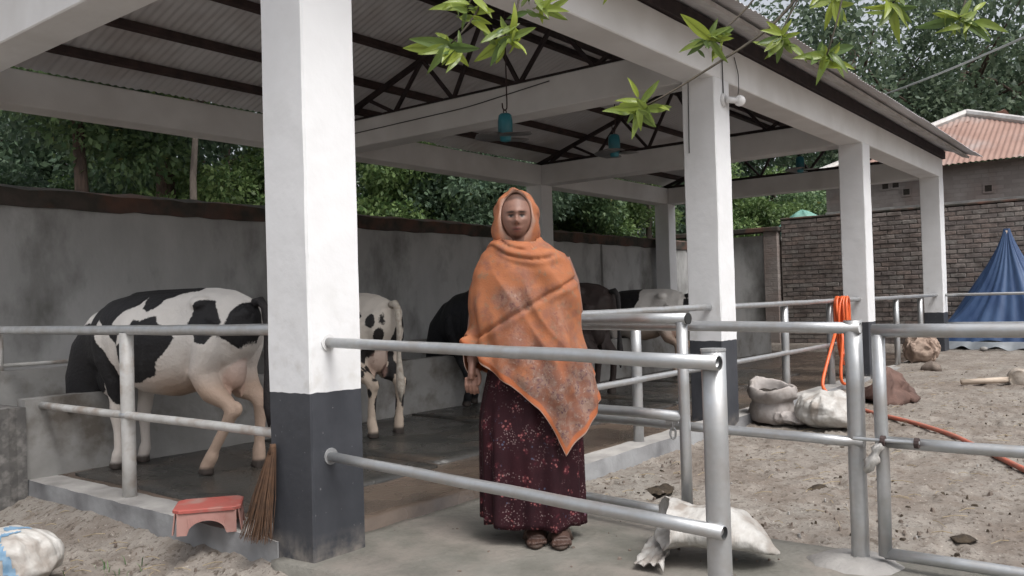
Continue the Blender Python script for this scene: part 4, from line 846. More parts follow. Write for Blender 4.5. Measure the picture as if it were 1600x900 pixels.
# foreground open sack
def lying_sack():
    tip = np.array([1.03, -1.57, .03]); mouth = np.array([.90, -1.20, .05])
    t = thing('sack', 'white woven sack lying open at the foot of the near post', 'sack', tuple((tip+mouth)/2*np.array([1, 1, 0])+np.array([0, 0, .03])))
    ax = mouth-tip; L = np.linalg.norm(ax); ax /= L; sd = np.cross(ax, (0, 0, 1)); sd /= np.linalg.norm(sd); n = 96; a = np.arange(n)*2*PI/n
    def rg(u, w, h, lift=0, flare=0): c = tip+ax*L*u; return np.array([c+sd*w*math.cos(q)+np.array([0, 0, .03+lift+h*(1+math.sin(q))])+ax*flare*math.cos(q*1.0+.4) for q in a])
    rings = [rg(-.02, .02, .004), rg(.02, .06, .012), rg(.10, .10, .03), rg(.22, .14, .055), rg(.36, .165, .075), rg(.5, .17, .085), rg(.66, .165, .082), rg(.8, .165, .08, 0, .02), rg(.94, .175, .082, 0, .04), rg(1.06, .20, .09, -.005, .05), rg(1.12, .225, .095, -.01, .06), rg(1.10, .20, .085, .0, .05), rg(1.0, .165, .07, .006, .03), rg(.85, .14, .062, .01), rg(.70, .12, .05, .012)]
    fine = []
    for r0, r1 in zip(rings, rings[1:]):
        for q in range(4): fine.append(r0*(1-q/4)+r1*q/4)
    mb = MB(); mb.loft(fine+[rings[-1]], cap=False); V = mb.verts(); V = crumple(V, .014, 12, 12); V = crumple(V, .006, 26, 14); V = crumple(V, .0018, 70, 16); V[:, 2] = np.maximum(V[:, 2], .03); mb.V = [V]
    obj('bag', mb, M['sack'], t, True)
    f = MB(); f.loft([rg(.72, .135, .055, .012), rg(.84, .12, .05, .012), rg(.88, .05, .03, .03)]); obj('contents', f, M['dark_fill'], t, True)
    fl = MB(); P = []                                   # a flap of the mouth spread on the apron
    for i in range(15):
        for j in range(15):
            c = mouth+ax*(.02+.12*i/14)+sd*(.24*(j/14-.5)*2*(1-.2*i/14)); P.append(c*np.array([1, 1, 0])+np.array([0, 0, .036+.03*abs(math.sin(i*.7+j*.5))*(1-i/20)+.012*abs(math.sin(j*1.1+i*.3))]))
    P = crumple(np.array(P), .006, 22, 3); fl.add(P, [(i*15+j, (i+1)*15+j, (i+1)*15+j+1, i*15+j+1) for i in range(14) for j in range(14)]); o = obj('flap', fl, M['sack'], t, True); s = o.modifiers.new('thickness', 'SOLIDIFY'); s.thickness = .003
lying_sack()
# white sack with blue print at the left edge
so_ = sack_blob('sack', 'white printed sack with blue stripe marks at the lower left corner', (-.72, 1.22, -.085), (.44, .34, .27), -.75, M['sack'], 44, .022)
def print_band(o, u0, u1, m, name):                   # printed band: a thin skin lifted off the sack's own surface
    me = o.data; mb = MB(); V = mverts(me); Nn = np.zeros(len(V)*3); me.vertices.foreach_get('normal', Nn); Nn = Nn.reshape(-1, 3); F = []
    for p in me.polygons:
        c = V[list(p.vertices)].mean(0)
        if u0 < c[0]+.35*c[2]+.03*math.sin(c[1]*40) < u1 and .05 < c[2] < .245 and c[1] < .1: F.append(tuple(p.vertices))
    mb.add(V+Nn*.003, F); q = obj(name, mb, m, o, True, local=True); return q
print_band(so_, .10, .145, M['blue_print'], 'printed_stripe')
heap('cloth_scrap', 'dirty pale rag lying below the printed sack in the lower left corner', 'rag', (-.80, .93, -.085), [(0, .16, .11, 0), (.03, .14, .09, 0), (.06, .07, .05, .02), (.065, .01, .01, .02)], M['sack_grey'], 17, .02)
# red plastic stool across the kerb
def stool():
    c = np.array([-.03, .72, .088]); rz = math.radians(-38)
    t = thing('plastic_stool', 'low red plastic stool with scalloped sides standing on the kerb', 'stool', tuple(c+np.array([0, 0, -.0])), rz)
    a, b, H = .148, .12, .098; mb = MB(); q = [(-a+.03, -b), (a-.03, -b), (a, -b+.03), (a, b-.03), (a-.03, b), (-a+.03, b), (-a, b-.03), (-a, -b+.03)]
    mb.loft([[(x*s, y*s, z) for x, y in q] for z, s in ((H, 1.0), (H+.012, 1.0), (H+.016, .96))]); obj('seat', mb, M['red_plastic'], t, local=True)
    def apron(p0, p1, nm):
        p0, p1 = np.array(p0, float), np.array(p1, float); d = (p1-p0)/np.linalg.norm(p1-p0); nrm = np.array([-d[1], d[0]]); mb2 = MB(); P = []; n = 24
        for k in range(n+1):
            u = k/n; xy = p0+(p1-p0)*u; arch = H*.62*max(0, 1-((u-.5)/.33)**2)**.5 if abs(u-.5) < .33 else 0
            for off in (0, .006): P += [(*(xy+nrm*off), H), (*(xy-nrm*.012+nrm*off), arch)]
        F = []
        for k in range(n):
            i = k*4; j = i+4; F += [(i, i+1, j+1, j), (i+2, j+2, j+3, i+3), (i+1, i+3, j+3, j+1), (i, j, j+2, i+2)]
        F += [(0, 2, 3, 1), (n*4, n*4+1, n*4+3, n*4+2)]
        mb2.add(P, F); obj(nm, mb2, M['pink_plastic'], t, local=True)
    apron((-a+.02, -b+.008), (a-.02, -b+.008), 'side_panel'); apron((a-.02, b-.008), (-a+.02, b-.008), 'side_panel'); apron((a-.008, -b+.02), (a-.008, b-.02), 'end_panel'); apron((-a+.008, b-.02), (-a+.008, -b+.02), 'end_panel')
stool()
# broom leaning on the column
def broom():
    t = thing('broom', 'brown twig broom leaning upside against the near column on the kerb', 'broom', (-.03, .36, .09))
    mb = MB(); top = np.array([-.022, .235, .50])
    for k in range(150):
        a = rng.uniform(0, 6.28); r = rng.random()**.5; b = np.array([-.065+.05*r*math.cos(a), .315+.10*r*math.sin(a), .095+rng.uniform(0, .02)])
        m_ = top*.45+b*.55+np.array([rng.uniform(-.01, .01), rng.uniform(-.012, .012), 0]); mb.tube([top+np.array([.012*math.cos(a)*r, .014*math.sin(a)*r, 0]), m_, b], [.0022, .002, .0012], 4)
    o = obj('bristles', mb, M['bristle'], t); o['kind'] = 'stuff'
    obj('binding', MB().tube([top+(0, 0, .012), top, top+(-.004, .004, -.03)], [.013, .014, .017], 12), M['bristle'], t, True)
broom()
# orange hose: coil on the rail, drop to the ground, dusty run across the yard
def hose():
    t = thing('garden_hose', 'orange hose coiled over the rail and trailing red and dusty across the yard', 'hose', (7.15, -.1, .1))
    for k in range(9):
        a = np.linspace(0, 2*PI, 41); w = .10+.035*rng.random(); h = .25+.12*rng.random(); yc = .10-.055+.012*k+.008*rng.random()*0; xc = 7.16+rng.uniform(-.03, .03)
        P = np.stack([xc+w*np.sin(a)+.012*np.sin(3*a+k), np.full(41, yc)-.10+.02*np.sin(a+k)+np.cos(a)*.0+.10*(np.cos(a) > 2), 1.04-h+h*np.cos(a)], 1)
        P[:, 1] = np.where(P[:, 2] > .96, .10+(P[:, 1]-.10)*1.0, P[:, 1]); mb = MB(); mb.tube(P, .0155, 8, cap=False); obj('coil_loop', mb, M['hose'], t, True)
    def run(nm, pts, r, m, n=60):
        pts = np.array(pts, float); d = np.r_[0, np.cumsum(np.linalg.norm(np.diff(pts, axis=0), axis=1))]; u = np.linspace(0, d[-1], n); P = np.stack([np.interp(u, d, pts[:, i]) for i in range(3)], 1)
        for _ in range(6): P[1:-1] = .25*P[:-2]+.5*P[1:-1]+.25*P[2:]
        obj(nm, MB().tube(P, r, 10), m, t, True)
    run('hose_run', [(7.06, .05, .75), (6.90, -.0, .68), (6.64, -.04, .56), (6.35, -.04, .27), (6.24, -.05, .16), (6.22, -.10, .11), (6.1, -.25, .06), (5.75, -.50, .05)], .0165, M['hose'])
    run('hose_run', [(7.1, .0, .72), (7.0, -.04, .62), (6.90, -.04, .3), (6.86, -.05, .15), (6.95, -.06, .12), (7.3, -.05, .12), (7.5, -.02, .12)], .0165, M['hose'])
    run('hose_run', [(5.75, -.50, .05), (5.5, -.70, .04), (5.1, -1.15, .03), (4.62, -1.52, .028), (4.0, -1.86, .024), (3.45, -2.15, .022), (2.9, -2.5, .02), (2.2, -3.1, .02), (1.9, -4.2, .02)], .0175, M['hose_dusty'], 90)
hose()
# wooden mallet
t = thing('wooden_mallet', 'pale wooden mallet with a long handle lying on the dirt at the right edge', 'mallet', (8.1, -1.1, .08))
hA, hB = np.array([7.75, -1.02, .105]), np.array([8.05, -1.50, .125]); obj('handle', MB().tube([hA, hB], [.028, .033], 12), M['wood'], t, True)
mb = MB(); mb.tube([hB+(-.07, -.03, 0), hB+(-.065, -.03, 0), hB+(.12, .01, .01), hB+(.125, .01, .01)], [.09, .10, .105, .09], 18); obj('head', mb, M['block'], t, True)
# blue tarpaulin over a pole
def tarp():
    t = thing('tarpaulin', 'blue tarpaulin pitched to a point like a tent against the brick wall', 'tarpaulin', (13.2, -.72, .13))
    ap_ = np.array([13.25, -.74, 2.03]); n = 160; a = np.arange(n)*2*PI/n; rings = []
    for k in range(41):
        u = k/40; r = .04+ (u**1.35)*1.0; rx, ry = .62*r, 1.18*r
        fold = (.085*u**.8)*(np.sin(11*a+1.6*np.sin(3*a)+1.2*u)*.55*(.5+.5*np.sin(2*a+1))+np.sin(23*a+2.5*u+2*np.sin(2*a))*.25+.6*np.sin(5*a+2+u)+.35*np.sin(8*u+3*a))
        sag = .07*np.sin(PI*u)*(1+.8*np.sin(3*a+1))
        rings.append(np.stack([ap_[0]+(rx+fold*.8)*np.cos(a), ap_[1]+(ry+fold)*np.sin(a), np.full(n, 2.03-1.78*u-sag)+.03*u*np.sin(9*a)], 1))
    mb = MB(); mb.loft(rings, cap=False); o = obj('canopy', mb, M['tarp'], t, True)
    rings = []
    for k in range(9):
        u = k/8; rx, ry = .66+.10*u, 1.2+.14*u; rings.append(np.stack([ap_[0]+(rx+.04*np.sin(13*a))*np.cos(a), ap_[1]+(ry+.04*np.sin(11*a+1))*np.sin(a), .26-.10*u+.025*np.sin(17*a)*u+.012*np.sin(31*a)*u], 1))
    mb = MB(); mb.loft(rings, cap=False); obj('skirt', mb, M['tarp_grey'], t, True)
    obj('pole', MB().tube([(13.25, -.74, .1), ap_-(0, 0, .03)], .03, 10), M['wood'], t, True)
    for q in range(7): 
        an = PI*(.62+.16*q); obj('stone_weight', MB().ell((ap_[0]+.80*math.cos(an), ap_[1]+1.38*math.sin(an), .16), (.05, .06, .035), 10, 6), M['concrete'], t, True)
tarp()
heap('green_net_heap', 'pale green netting heaped behind the dark brick wall', 'netting', (15.1, 3.15, 2.2), [(0, .30, .62, 0), (.2, .28, .55, 0), (.42, .2, .34, 0), (.56, .1, .12, 0), (.6, .02, .02, 0)], M['green_net'], 25, .03)
ob = thing('support', 'unseen added outbuilding behind the dark brick wall, under the green netting', 'support', (15.1, 3.1, .1))  # unseen block added only to hold up the netting heap
obj('wall', MB().bbox((14.75, 2.45, -.1), (15.45, 3.85, 2.14), .02), M['house_wall'], ob); obj('top_slab', MB().bbox((14.66, 2.36, 2.143), (15.54, 3.94, 2.235), .02), M['concrete'], ob)
# ------------------------------------------------------------------ fans, lamp, wires
def fan(loc, ztop, label, s=1.0, rz=0.0):
    x, y, z = loc; t = thing('hanging_fan', label, 'fan', loc, 0, 'teal fans hanging from the shed roof')
    mb = MB(); mb.tube([(0, 0, -.05*s), (0, 0, -.045*s), (0, 0, .0), (0, 0, .03*s), (0, 0, .12*s), (0, 0, .17*s), (0, 0, .185*s), (0, 0, .19*s)], [.03*s, .045*s, .052*s, .062*s, .062*s, .056*s, .04*s, .01*s], 20); obj('motor', mb, M['teal'], t, True, local=True)
    for k in range(3):
        a = rz+k*2*PI/3; d = np.array([math.cos(a), math.sin(a), 0]); e = np.array([-d[1], d[0], 0]); P = []
        for i in range(7):
            u = i/6; w = (.06+.10*math.sin(PI*min(1, u*.9+.12)))*s
            for v in (-1, 0, 1): P.append(d*(.04+.215*u)*s+e*w*v+np.array([0, 0, (.012*v*(1-.3*u)-.0)*s-.012*s]))
        mbb = MB(); mbb.add(P, [(i*3+j, i*3+j+1, (i+1)*3+j+1, (i+1)*3+j) for i in range(6) for j in range(2)]); o = obj('blade', mbb, M['blade'], t, True, local=True); sm = o.modifiers.new('thickness', 'SOLIDIFY'); sm.thickness = .004
    top = (ztop-z); obj('rod', MB().tube([(.03*s, 0, top), (.03*s, 0, .27*s), (.028*s, 0, .24*s), (.012*s, 0, .215*s), (-.012*s, 0, .212*s), (-.03*s, 0, .232*s), (-.034*s, 0, .27*s)], .006, 8), M['rust_steel'], t, True, local=True)
    obj('hook_eye', MB().tube([(.02*s*math.cos(a), 0, .20*s+.02*s*math.sin(a)) for a in np.linspace(0, 2*PI, 13)], .005, 6, cap=False), M['rust_steel'], t, True, local=True)
fan((3.36, 1.575, 2.50), zroof(1.575)-.08, 'nearest teal fan hanging on a hook left of the second column', 1.0, .3)
fan((5.42, 1.75, 2.63), zroof(1.75)-.02, 'second teal fan, smaller, hanging behind the drooping leaves', 1.0, 1.1)
fan((10.2, 1.46, 2.92), zroof(1.46)-.02, 'farthest teal fan, small and dim, between the last columns', 1.0, .7)
t = thing('wall_lamp', 'white bulb in a holder on the second column under the front beam', 'lamp', (Lb+.16, 0, 2.68))
obj('base_plate', MB().tube([(Lb+.16, .004, 2.68), (Lb+.16, -.02, 2.68)], .052, 18), M['porcelain'], t, True)
obj('socket', MB().tube([(Lb+.16, -.018, 2.68), (Lb+.19, -.05, 2.68), (Lb+.235, -.075, 2.68)], [.03, .026, .026], 14), M['porcelain'], t, True)
obj('bulb', MB().ell((Lb+.275, -.095, 2.68), (.046, .046, .046), 18, 12), M['bulb'], t, True)
def wire(label, pts, r=.004, m='wire', sag=0, name='electric_wire', n=24):
    pts = np.array(pts, float); d = np.r_[0, np.cumsum(np.linalg.norm(np.diff(pts, axis=0), axis=1))]; u = np.linspace(0, d[-1], n); P = np.stack([np.interp(u, d, pts[:, i]) for i in range(3)], 1)
    for _ in range(2 if len(pts) > 2 else 0): P[1:-1] = .25*P[:-2]+.5*P[1:-1]+.25*P[2:]
    P[:, 2] -= sag*np.sin(np.linspace(0, PI, n)); return one(name, MB().tube(P, r, 6), M[m], label, 'wire', True, 'wires on the shed')
wire('thin wire dropping down the beam to the bulb on the second column', [(Lb+.15, -.008, 3.13), (Lb+.152, -.008, 2.9), (Lb+.155, -.008, 2.735)], .005)
wire('thin wire looping from the beam to the right of the bulb', [(Lb+.40, -.006, 3.08), (Lb+.46, -.012, 2.95), (Lb+.44, -.02, 2.82), (Lb+.34, -.05, 2.72)], .004)
wire('thin wire running along the second cross beam towards the big column', [(Lb-.004, 4.4, 3.0), (Lb-.006, 2.6, 3.02), (Lb-.006, 1.6, 3.1)], .005)
wire('thin wire hanging down inside the second column', [(Lb-.006, .22, 2.95), (Lb-.008, .23, 2.3), (Lb-.008, .23, 2.26)], .004)
t0 = at(1720, 5, 9.0); t1 = at(1395, 140, 15.0)
wire('grey overhead cable crossing the trees at the upper right', [t0, t1, at(1330, 165, 17.0)], .016, 'cable', .05, 'overhead_cable')
# ------------------------------------------------------------------ ground litter
def lumps(name, label, n, area, size, m, kind='stuff', flat=.5):
    mb = MB()
    for k in range(n):
        x, y = area(); s = rng.uniform(*size)*rng.choice((.6, .8, 1, 1.3)); a = np.arange(7)*2*PI/7+rng.random()*6; z = float(gz(x, y))
        if -.06 < x < 1.36 and -2.6 < y < .2: z = .028
        rr = [s*rng.uniform(.6, 1.2) for _ in range(7)]
        mb.add([(x+r*math.cos(q), y+r*math.sin(q), z-.012) for r, q in zip(rr, a)]+[(x+r*.6*math.cos(q), y+r*.6*math.sin(q), z+s*flat*rng.uniform(.6, 1.1)) for r, q in zip(rr, a)]+[(x, y, z+s*flat*1.15)],
               [(j, (j+1) % 7, 7+(j+1) % 7, 7+j) for j in range(7)]+[(7+j, 7+(j+1) % 7, 14) for j in range(7)])
    o = obj(name, mb, m, smooth=False); o['kind'] = 'stuff'; o['label'] = label; return o
def yard():
    while True:
        x, y = rng.uniform(1.4, 11.5), rng.uniform(-4.5, -.08)
        if rng.random() < 3.2/(1+x): return x, y
def leftside(): return rng.uniform(-2.0, -.06), rng.uniform(-1.5, 3.2)
def apron_(): return rng.uniform(.0, 1.4), rng.uniform(-1.9, .15)
lumps('dirt_clods', 'scattered crumbs of dry earth over the yard', 1000, yard, (.004, .014), M['clod'])
lumps('dirt_clods', 'scattered crumbs of earth left of the kerb', 300, leftside, (.004, .013), M['clod'])
lumps('dung_crumbs', 'dark crumbs of dung trodden into the yard', 800, yard, (.004, .016), M['dung'], flat=.22)
lumps('dirt_clods', 'bits of dirt on the entrance apron', 90, apron_, (.003, .010), M['clod'])
lumps('pale_gravel', 'pale chips of gravel over the yard', 200, yard, (.004, .010), M['concrete'])
for (x, y, s, lb) in [(2.05, -.50, .085, 'dark dung pat beside the kerb right of the woman'), (1.86, -2.08, .05, 'small dark dung pat at the lower right inside the gate'), (2.5, -1.25, .05, 'small dung pat in the yard between the two middle posts')]:
    heap('dung_pat', lb, 'dung', (x, y, -.005), [(0, s*1.4, s*1.1, 0), (s*.12, s*1.2, s*.9, 0), (s*.28, s*.7, s*.5, .01), (s*.33, s*.1, s*.1, .01)], M['dung'], int(x*10), .02)
mb = MB()
for k in range(700):
    x, y = (yard() if k % 3 else leftside()); z = float(gz(x, y))+.012; a = rng.uniform(0, PI); l = rng.uniform(.02, .07)
    mb.tube([(x-l*math.cos(a), y-l*math.sin(a), z), (x, y, z+.006), (x+l*math.cos(a), y+l*math.sin(a), z-.003)], .0017, 4)
o = obj('straw_litter', mb, M['straw']); o['kind'] = 'stuff'
mb = MB()
for k in range(90):
    cxy = rng.choice([(-.62, 1.55), (-.45, 1.8), (-.9, .75), (-.35, 1.0), (-1.2, 1.9)]); x, y = cxy[0]+rng.gauss(0, .10), cxy[1]+rng.gauss(0, .10)
    if x > -.07: continue
    z = float(gz(x, y))-.01; l = rng.uniform(.02, .055); a = rng.uniform(0, 6.28); w = .003; dx, dy = math.cos(a), math.sin(a)
    mb.add([(x-w*dy, y+w*dx, z), (x+w*dy, y-w*dx, z), (x+dx*l*.25+w*dy*.8, y+dy*l*.25-w*dx*.8, z+l*.7), (x+dx*l*.25-w*dy*.8, y+dy*l*.25+w*dx*.8, z+l*.7), (x+dx*l*.7, y+dy*l*.7, z+l)], [(0, 1, 2, 3), (3, 2, 4)])
o = obj('grass_tufts', mb, M['leaf_a']); o['kind'] = 'stuff'
# ------------------------------------------------------------------ trees behind the walls
def crown_mesh(name, seed, n, R, leaf, m, clumps=46, hollow=.35):
    r = np.random.default_rng(seed); R = np.array(R, float)
    d = r.normal(size=(clumps, 3)); d /= np.linalg.norm(d, axis=1)[:, None]; C = d*(hollow+(1-hollow)*r.random(clumps)**.6)[:, None]*R*.86
    rad = r.uniform(.16, .30, clumps)*R.mean(); w = rad**2.2; idx = r.choice(clumps, n, p=w/w.sum())
    g = r.normal(size=(n, 3)); g /= np.linalg.norm(g, axis=1)[:, None]; P = C[idx]+g*(rad[idx]*r.random(n)**.42)[:, None]*np.array([1.1, 1.1, .72])
    # leaf frame: drooping outwards
    ax = g*.7+r.normal(size=(n, 3))*.6+np.array([0, 0, -.35]); ax /= np.linalg.norm(ax, axis=1)[:, None]
    sd = np.cross(ax, r.normal(size=(n, 3))); sd /= np.linalg.norm(sd, axis=1)[:, None]; nn = np.cross(ax, sd)
    L = leaf*r.uniform(.6, 1.35, n)[:, None]; W = L*.27
    V = np.stack([P, P+ax*L*.45+sd*W+nn*L*.05, P+ax*L-nn*L*.08, P+ax*L*.45-sd*W+nn*L*.05], 1).reshape(-1, 3)
    me = bpy.data.meshes.new(name); me.vertices.add(4*n); me.vertices.foreach_set('co', V.ravel()); me.loops.add(4*n); me.loops.foreach_set('vertex_index', np.arange(4*n, dtype=np.int32))
    me.polygons.add(n); me.polygons.foreach_set('loop_start', np.arange(0, 4*n, 4, dtype=np.int32)); me.polygons.foreach_set('loop_total', np.full(n, 4, np.int32)); me.update(); me.validate(); me.materials.append(m); return me, C
def _more(): pass
CROWNS = [crown_mesh('crown', 1, 20000, (3.0, 3.0, 2.6), .13, M['leaf_a']), crown_mesh('crown', 2, 22000, (3.3, 3.3, 3.2), .135, M['leaf_b'], 60, .2), crown_mesh('crown', 3, 17000, (2.6, 2.6, 2.3), .12, M['leaf_c'], 40),
          crown_mesh('crown', 4, 11500, (4.2, 4.2, 4.4), .17, M['leaf_b'], 54, .35), crown_mesh('crown', 5, 9500, (4.2, 4.2, 4.4), .18, M['leaf_d'], 44, .45)]
BUSH = [crown_mesh('foliage', 11, 11000, (1.7, 1.5, 1.3), .10, M['leaf_a'], 34, .2), crown_mesh('foliage', 12, 11000, (1.6, 1.6, 1.5), .10, M['leaf_c'], 34, .2), crown_mesh('foliage', 13, 12000, (2.0, 1.8, 1.6), .11, M['leaf_b'], 34, .2)]
def tree(px, d, cz, kind, label, tr=.16, s=1.0, bark='bark', lean=0.0, rz=None, at_xy=None):
    b = at(px, 450, d) if at_xy is None else np.array([*at_xy, 0.0]); b[2] = 0.05; t = thing('tree', label, 'tree', b, 0, 'trees behind the walls'); me, C = CROWNS[kind]; rz = rng.random()*6.28 if rz is None else rz
    o = obj('crown', me, None, t, local=True); o.location = (lean, lean*.5, cz); o.rotation_euler = (0, 0, rz); o.scale = (s, s, s)
    H = cz+.3; P = [(0, 0, -.2), (.02, .0, .4)]+[(lean*(k/6)**1.5+.06*math.sin(k*1.7+px), lean*.5*(k/6)**1.5+.06*math.cos(k*1.3+px), H*k/6) for k in range(1, 7)]
    R = [tr*1.5, tr*1.15]+[tr*(1.05-.75*(k/6)) for k in range(1, 7)]; obj('trunk', MB().tube(P, R, 12), M[bark], t, True, local=True)
    c, sn = math.cos(rz), math.sin(rz)
    for k in range(0, 14):
        q = C[k]*s; e = np.array([q[0]*c-q[1]*sn+lean, q[0]*sn+q[1]*c+lean*.5, q[2]+cz]); i = 5+k % 3; a = np.array(P[i]); m_ = a*.45+e*.55+np.array([0, 0, .25]); obj('limb', MB().tube([a, m_, e], [R[i]*.5, R[i]*.32, .012], 7), M[bark], t, True, local=True)
    return t
tree(130, 13, 5.6, 0, 'thick reddish-brown trunk standing left of the cow above the wall', .145, 1.0)
tree(262, 15, 6.0, 1, 'broad dark trunk in shade above the wall, second from the left', .24, 1.0)
tree(302, 11.5, 5.4, 2, 'slender pale trunk above the wall, just left of the big column', .065, .8, 'bark_pale', .25)
tree(640, 16, 5.4, 0, 'tree above the wall just right of the big column', .13, 1.0)
tree(785, 17, 5.2, 1, 'dark tree above the wall left of the woman\'s hood', .14, .9)
tree(915, 18, 5.6, 1, 'tree above the wall right of the woman between two rear columns', .12, .95, 'bark_pale')
tree(1016, 19, 5.4, 2, 'small pale trunk above the wall by the farthest rear column', .09, .8, 'bark_pale')
for k, (px, d, cz, kd) in enumerate([(-60, 19, 4.2, 1), (70, 21, 4.4, 3), (200, 22, 4.0, 1), (360, 20, 4.2, 3), (500, 23, 4.2, 1), (640, 24, 4.0, 3), (800, 25, 4.2, 1), (960, 26, 4.3, 3), (1110, 27, 4.6, 1), (1200, 28, 4.4, 3)]):
    tree(px, d, cz, kd, 'dense far tree in the wood, '+('at the left edge', 'behind the reddish-brown trunk', 'between the two thick trunks', 'left of the big column', 'hidden mostly by the big column', 'right of the big column', 'behind the woman\'s hood', 'left of the farthest rear column', 'behind the second column', 'above the green netting')[k], .2, 1.05)
tree(1345, 27, 9.0, 4, 'tall tree above the shed eave, left of the overhead cable', .28, 1.15); tree(1420, 31, 8.5, 4, 'tall tree behind the house roof under the cable', .26, 1.25); tree(1520, 29, 8.2, 4, 'tall leafy tree right behind the peak of the house roof', .28, 1.15); tree(1640, 28, 8.0, 4, 'tall tree at the upper right corner of the picture', .28, 1.2); tree(1260, 30, 5.5, 4, 'grey-green tree low behind the shed roof edge', .22, .95)
for k, (px, d, cz) in enumerate(((1250, 36, 5.0), (1380, 38, 5.5), (1480, 38, 5.5), (1590, 37, 5.5), (1700, 34, 6))):
    tree(px, d, cz, 3, 'tall dim tree in the wood beyond the house, '+('just over the shed eave', 'left of the roof peak', 'over the roof peak', 'right of the roof peak', 'beyond the right edge', 'highest, over the shed eave')[k], .3, 1.45)
def bush(px, d, z, kind, label, s=1.0):
    b = at(px, 450, d); b[2] = .05; t = thing('bush', label, 'bush', b, 0, 'bushes behind the walls'); me, C = BUSH[kind]; rz = rng.random()*6
    o = obj('foliage', me, None, t, local=True); o.location = (0, 0, z); o.scale = (s, s, s); o.rotation_euler = (0, 0, rz)
    c, sn = math.cos(rz), math.sin(rz)
    for k in range(5): q = C[k]*s; obj('stem', MB().tube([(0, 0, -.1), (q[0]*c*.3, q[1]*.3, z*.5), (q[0]*c-q[1]*sn, q[0]*sn+q[1]*c, z+q[2])], [.05, .035, .01], 6), M['bark'], t, True, local=True)
for px, d, z, kd, lb in [(15, 15.5, 2.9, 0, 'light leafy bush above the wall at the left edge'), (75, 16, 2.6, 2, 'dark bush above the wall right of the left-edge bush'), (205, 16.5, 2.9, 1, 'yellow-green bush between the two thick trunks'), (370, 14.5, 2.9, 1, 'bright bush above the wall touching the big column\'s left side'), (600, 15, 2.8, 1, 'light green bush above the wall touching the big column\'s right side'), (690, 16, 2.9, 0, 'mid-green bush above the wall left of the woman'), (760, 15.5, 2.7, 2, 'dark bush above the wall beside the woman\'s hood'), (900, 18, 3.0, 0, 'mid-green bush right of the rear column behind the woman'), (960, 18.5, 3.0, 1, 'light bush above the wall near the farthest rear column'), (1165, 20, 3.1, 1, 'bright yellow-green bush seen between the second and third columns'), (1265, 22, 3.2, 0, 'leafy bush just right of the green netting')]:
    bush(px, d, z, kd, lb)
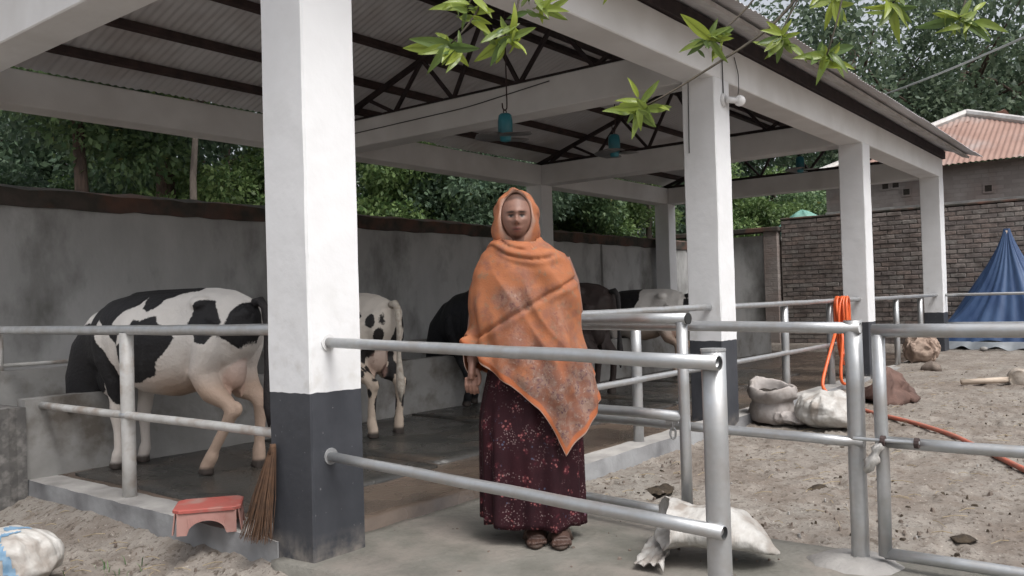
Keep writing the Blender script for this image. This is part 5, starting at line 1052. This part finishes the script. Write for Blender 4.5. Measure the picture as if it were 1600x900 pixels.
# ------------------------------------------------------------------ overhanging branches near the camera
def near_branches():
    t = thing('overhanging_tree', 'leafy twigs with glossy green leaves hanging in from above at the top', 'tree', (2.6, -5.6, 0))
    leaves = []
    for v in range(4):
        mb = MB(); P = []; n = 8; cv = (.12, .5, -.1, .8)[v]
        for i in range(n+1):
            u = i/n; w = .14*math.sin(PI*u**.85)**.8*(1-.25*u)+.004; zc = -cv*u*u*.6
            for s in (-1, -.5, 0, .5, 1): P.append((u, w*s, zc+.06*abs(s)*w/.2+.012*math.sin(9*u+v)*abs(s)))
        mb.add(P, [(i*5+j, i*5+j+1, (i+1)*5+j+1, (i+1)*5+j) for i in range(n) for j in range(4)]); mb.tube([(-.12, 0, .0), (0, 0, 0), (.5, 0, -cv*.15+.004), (.97, 0, -cv*.57)], [.014, .012, .009, .003], 5); leaves.append(mb.mesh('leaf', M['leaf_near'], True))
    base = np.array(t.location)
    def leaf(h, tip, k):
        h = np.array(h); tip = np.array(tip); x = tip-h; L = np.linalg.norm(x); x /= L
        side = np.cross(-_f, x)+rng.gauss(0, .45)*np.array(_f)*1.0; side -= x*(side@x); side /= np.linalg.norm(side); z = np.cross(x, side)
        o = obj('leaf', leaves[k % 4], None, t, local=True); Lm = L/1.0
        o.matrix_local = Matrix(((x[0]*Lm, side[0]*Lm, z[0]*Lm, h[0]-base[0]), (x[1]*Lm, side[1]*Lm, z[1]*Lm, h[1]-base[1]), (x[2]*Lm, side[2]*Lm, z[2]*Lm, h[2]-base[2]), (0, 0, 0, 1)))
    D = 2.6; k = 0
    def twig(pts, r0, r1, nm='twig'):
        P = np.array([at(*p) if len(p) == 3 else np.array(p[1:]) for p in pts]); n = 18; d = np.r_[0, np.cumsum(np.linalg.norm(np.diff(P, axis=0), axis=1))]; u = np.linspace(0, d[-1], n); Q = np.stack([np.interp(u, d, P[:, i]) for i in range(3)], 1)
        for _ in range(3): Q[1:-1] = .25*Q[:-2]+.5*Q[1:-1]+.25*Q[2:]
        obj(nm, MB().tube(Q, np.linspace(r0, r1, n), 7), M['twig'], t, True)
    B1, B2, B3 = (820, -230, 2.75), (1330, -260, 2.7), (1560, -230, 2.6)
    twig([(703, 70, D), (745, 28, D), (775, -60, 2.65), B1], .0028, .007); twig([(795, 62, D), (808, 20, D), (822, -80, 2.65), B1], .0028, .007); twig([(730, 14, D), (760, -60, D), B1], .0022, .004)
    twig([(1003, 168, D), (1045, 150, D), (1115, 100, D), (1205, 50, D), (1275, -40, 2.62), B2], .0026, .008); twig([(1108, 62, D), (1140, 45, D), (1195, -20, D), B2], .0022, .006); twig([(1215, 62, D), (1235, 20, D), (1290, -80, D), B2], .0022, .006); twig([(1292, 86, 2.55), (1310, 30, 2.55), (1330, -80, 2.6), B2], .0022, .006)
    twig([(1500, 30, 2.4), (1520, -40, 2.45), B3], .0024, .006); twig([(1395, 5, 2.7), (1450, -60, 2.7), B3], .0022, .005); twig([(1300, 0, 2.8), (1340, -60, 2.8), B2], .002, .005)
    bough = [at(*B1), at(*B2), at(*B3), np.array([1.6, -4.2, 2.9]), np.array([2.6, -5.5, 2.2])]
    obj('bough', MB().tube(bough, [.012, .022, .03, .05, .08], 10), M['twig'], t, True)
    obj('trunk', MB().tube([(2.6, -5.6, -.2), (2.62, -5.58, 1.2), (2.6, -5.5, 2.3), (2.9, -5.9, 4.2)], [.16, .13, .11, .06], 12), M['bark'], t, True)
    cl = [((703, 70), [(620, 76), (636, 58), (646, 87), (670, 108), (690, 106), (737, 108), (757, 76), (678, 54)]),
          ((795, 60), [(762, 108), (818, 82), (735, 100), (770, 20), (842, 40), (830, 75), (775, 98), (815, 5)]),
          ((735, 10), [(718, 54), (662, 2), (752, 20), (700, -10)]), ((840, 8), [(892, 36), (870, -8), (848, 40), (880, 10)]),
          ((1003, 166), [(950, 170), (960, 148), (1032, 120), (1062, 172), (975, 197), (1000, 204), (1024, 196), (1020, 190)]),
          ((1108, 62), [(1060, 18), (1056, 76), (1122, 25), (1150, 62), (1070, 90), (1135, 100), (1148, 40), (1090, 45)]),
          ((1222, 58), [(1178, 68), (1212, 106), (1255, 50), (1244, 96), (1196, 30), (1240, 28), (1190, 85), (1226, 24)]),
          ((1292, 84), [(1343, 70), (1332, 106), (1320, 128), (1276, 119), (1250, 86), (1278, 60), (1315, 62)]),
          ((1500, 32), [(1425, 46), (1452, 20), (1568, 42), (1552, 72), (1540, 10), (1480, 66), (1470, 8), (1520, -5)]),
          ((1395, 8), [(1350, 20), (1372, 45), (1425, 40), (1440, 10), (1405, 60)]), ((1300, 2), [(1262, 12), (1290, 48), (1325, 40), (1345, 10), (1310, 45)]), ((960, -25), [(945, 8), (975, 4), (905, -5)])]
    for (hx, hy), tips in cl:
        d0 = 2.4 if hx == 1500 else 2.7 if hx == 1395 else 2.8 if hx == 1300 else D
        for q in range(11):
            a = rng.uniform(0, 6.28); l = rng.uniform(18, 42); ox, oy = rng.uniform(-22, 22), rng.uniform(-18, 18); leaf(at(hx+ox, hy+oy, d0+rng.uniform(-.03, .05)), at(hx+ox+l*math.cos(a), hy+oy+l*math.sin(a)*.8, d0+rng.uniform(-.07, .07)), k+q)
        for tx, ty in tips: leaf(at(hx+rng.uniform(-5, 5), hy+rng.uniform(-5, 5), d0), at(hx+(tx-hx)*.9, hy+(ty-hy)*.9, d0+rng.uniform(-.06, .05)), k); k += 1
    twig([(960, -25, D), (1000, -90, D), (1100, -230, 2.7)], .002, .005)
near_branches()
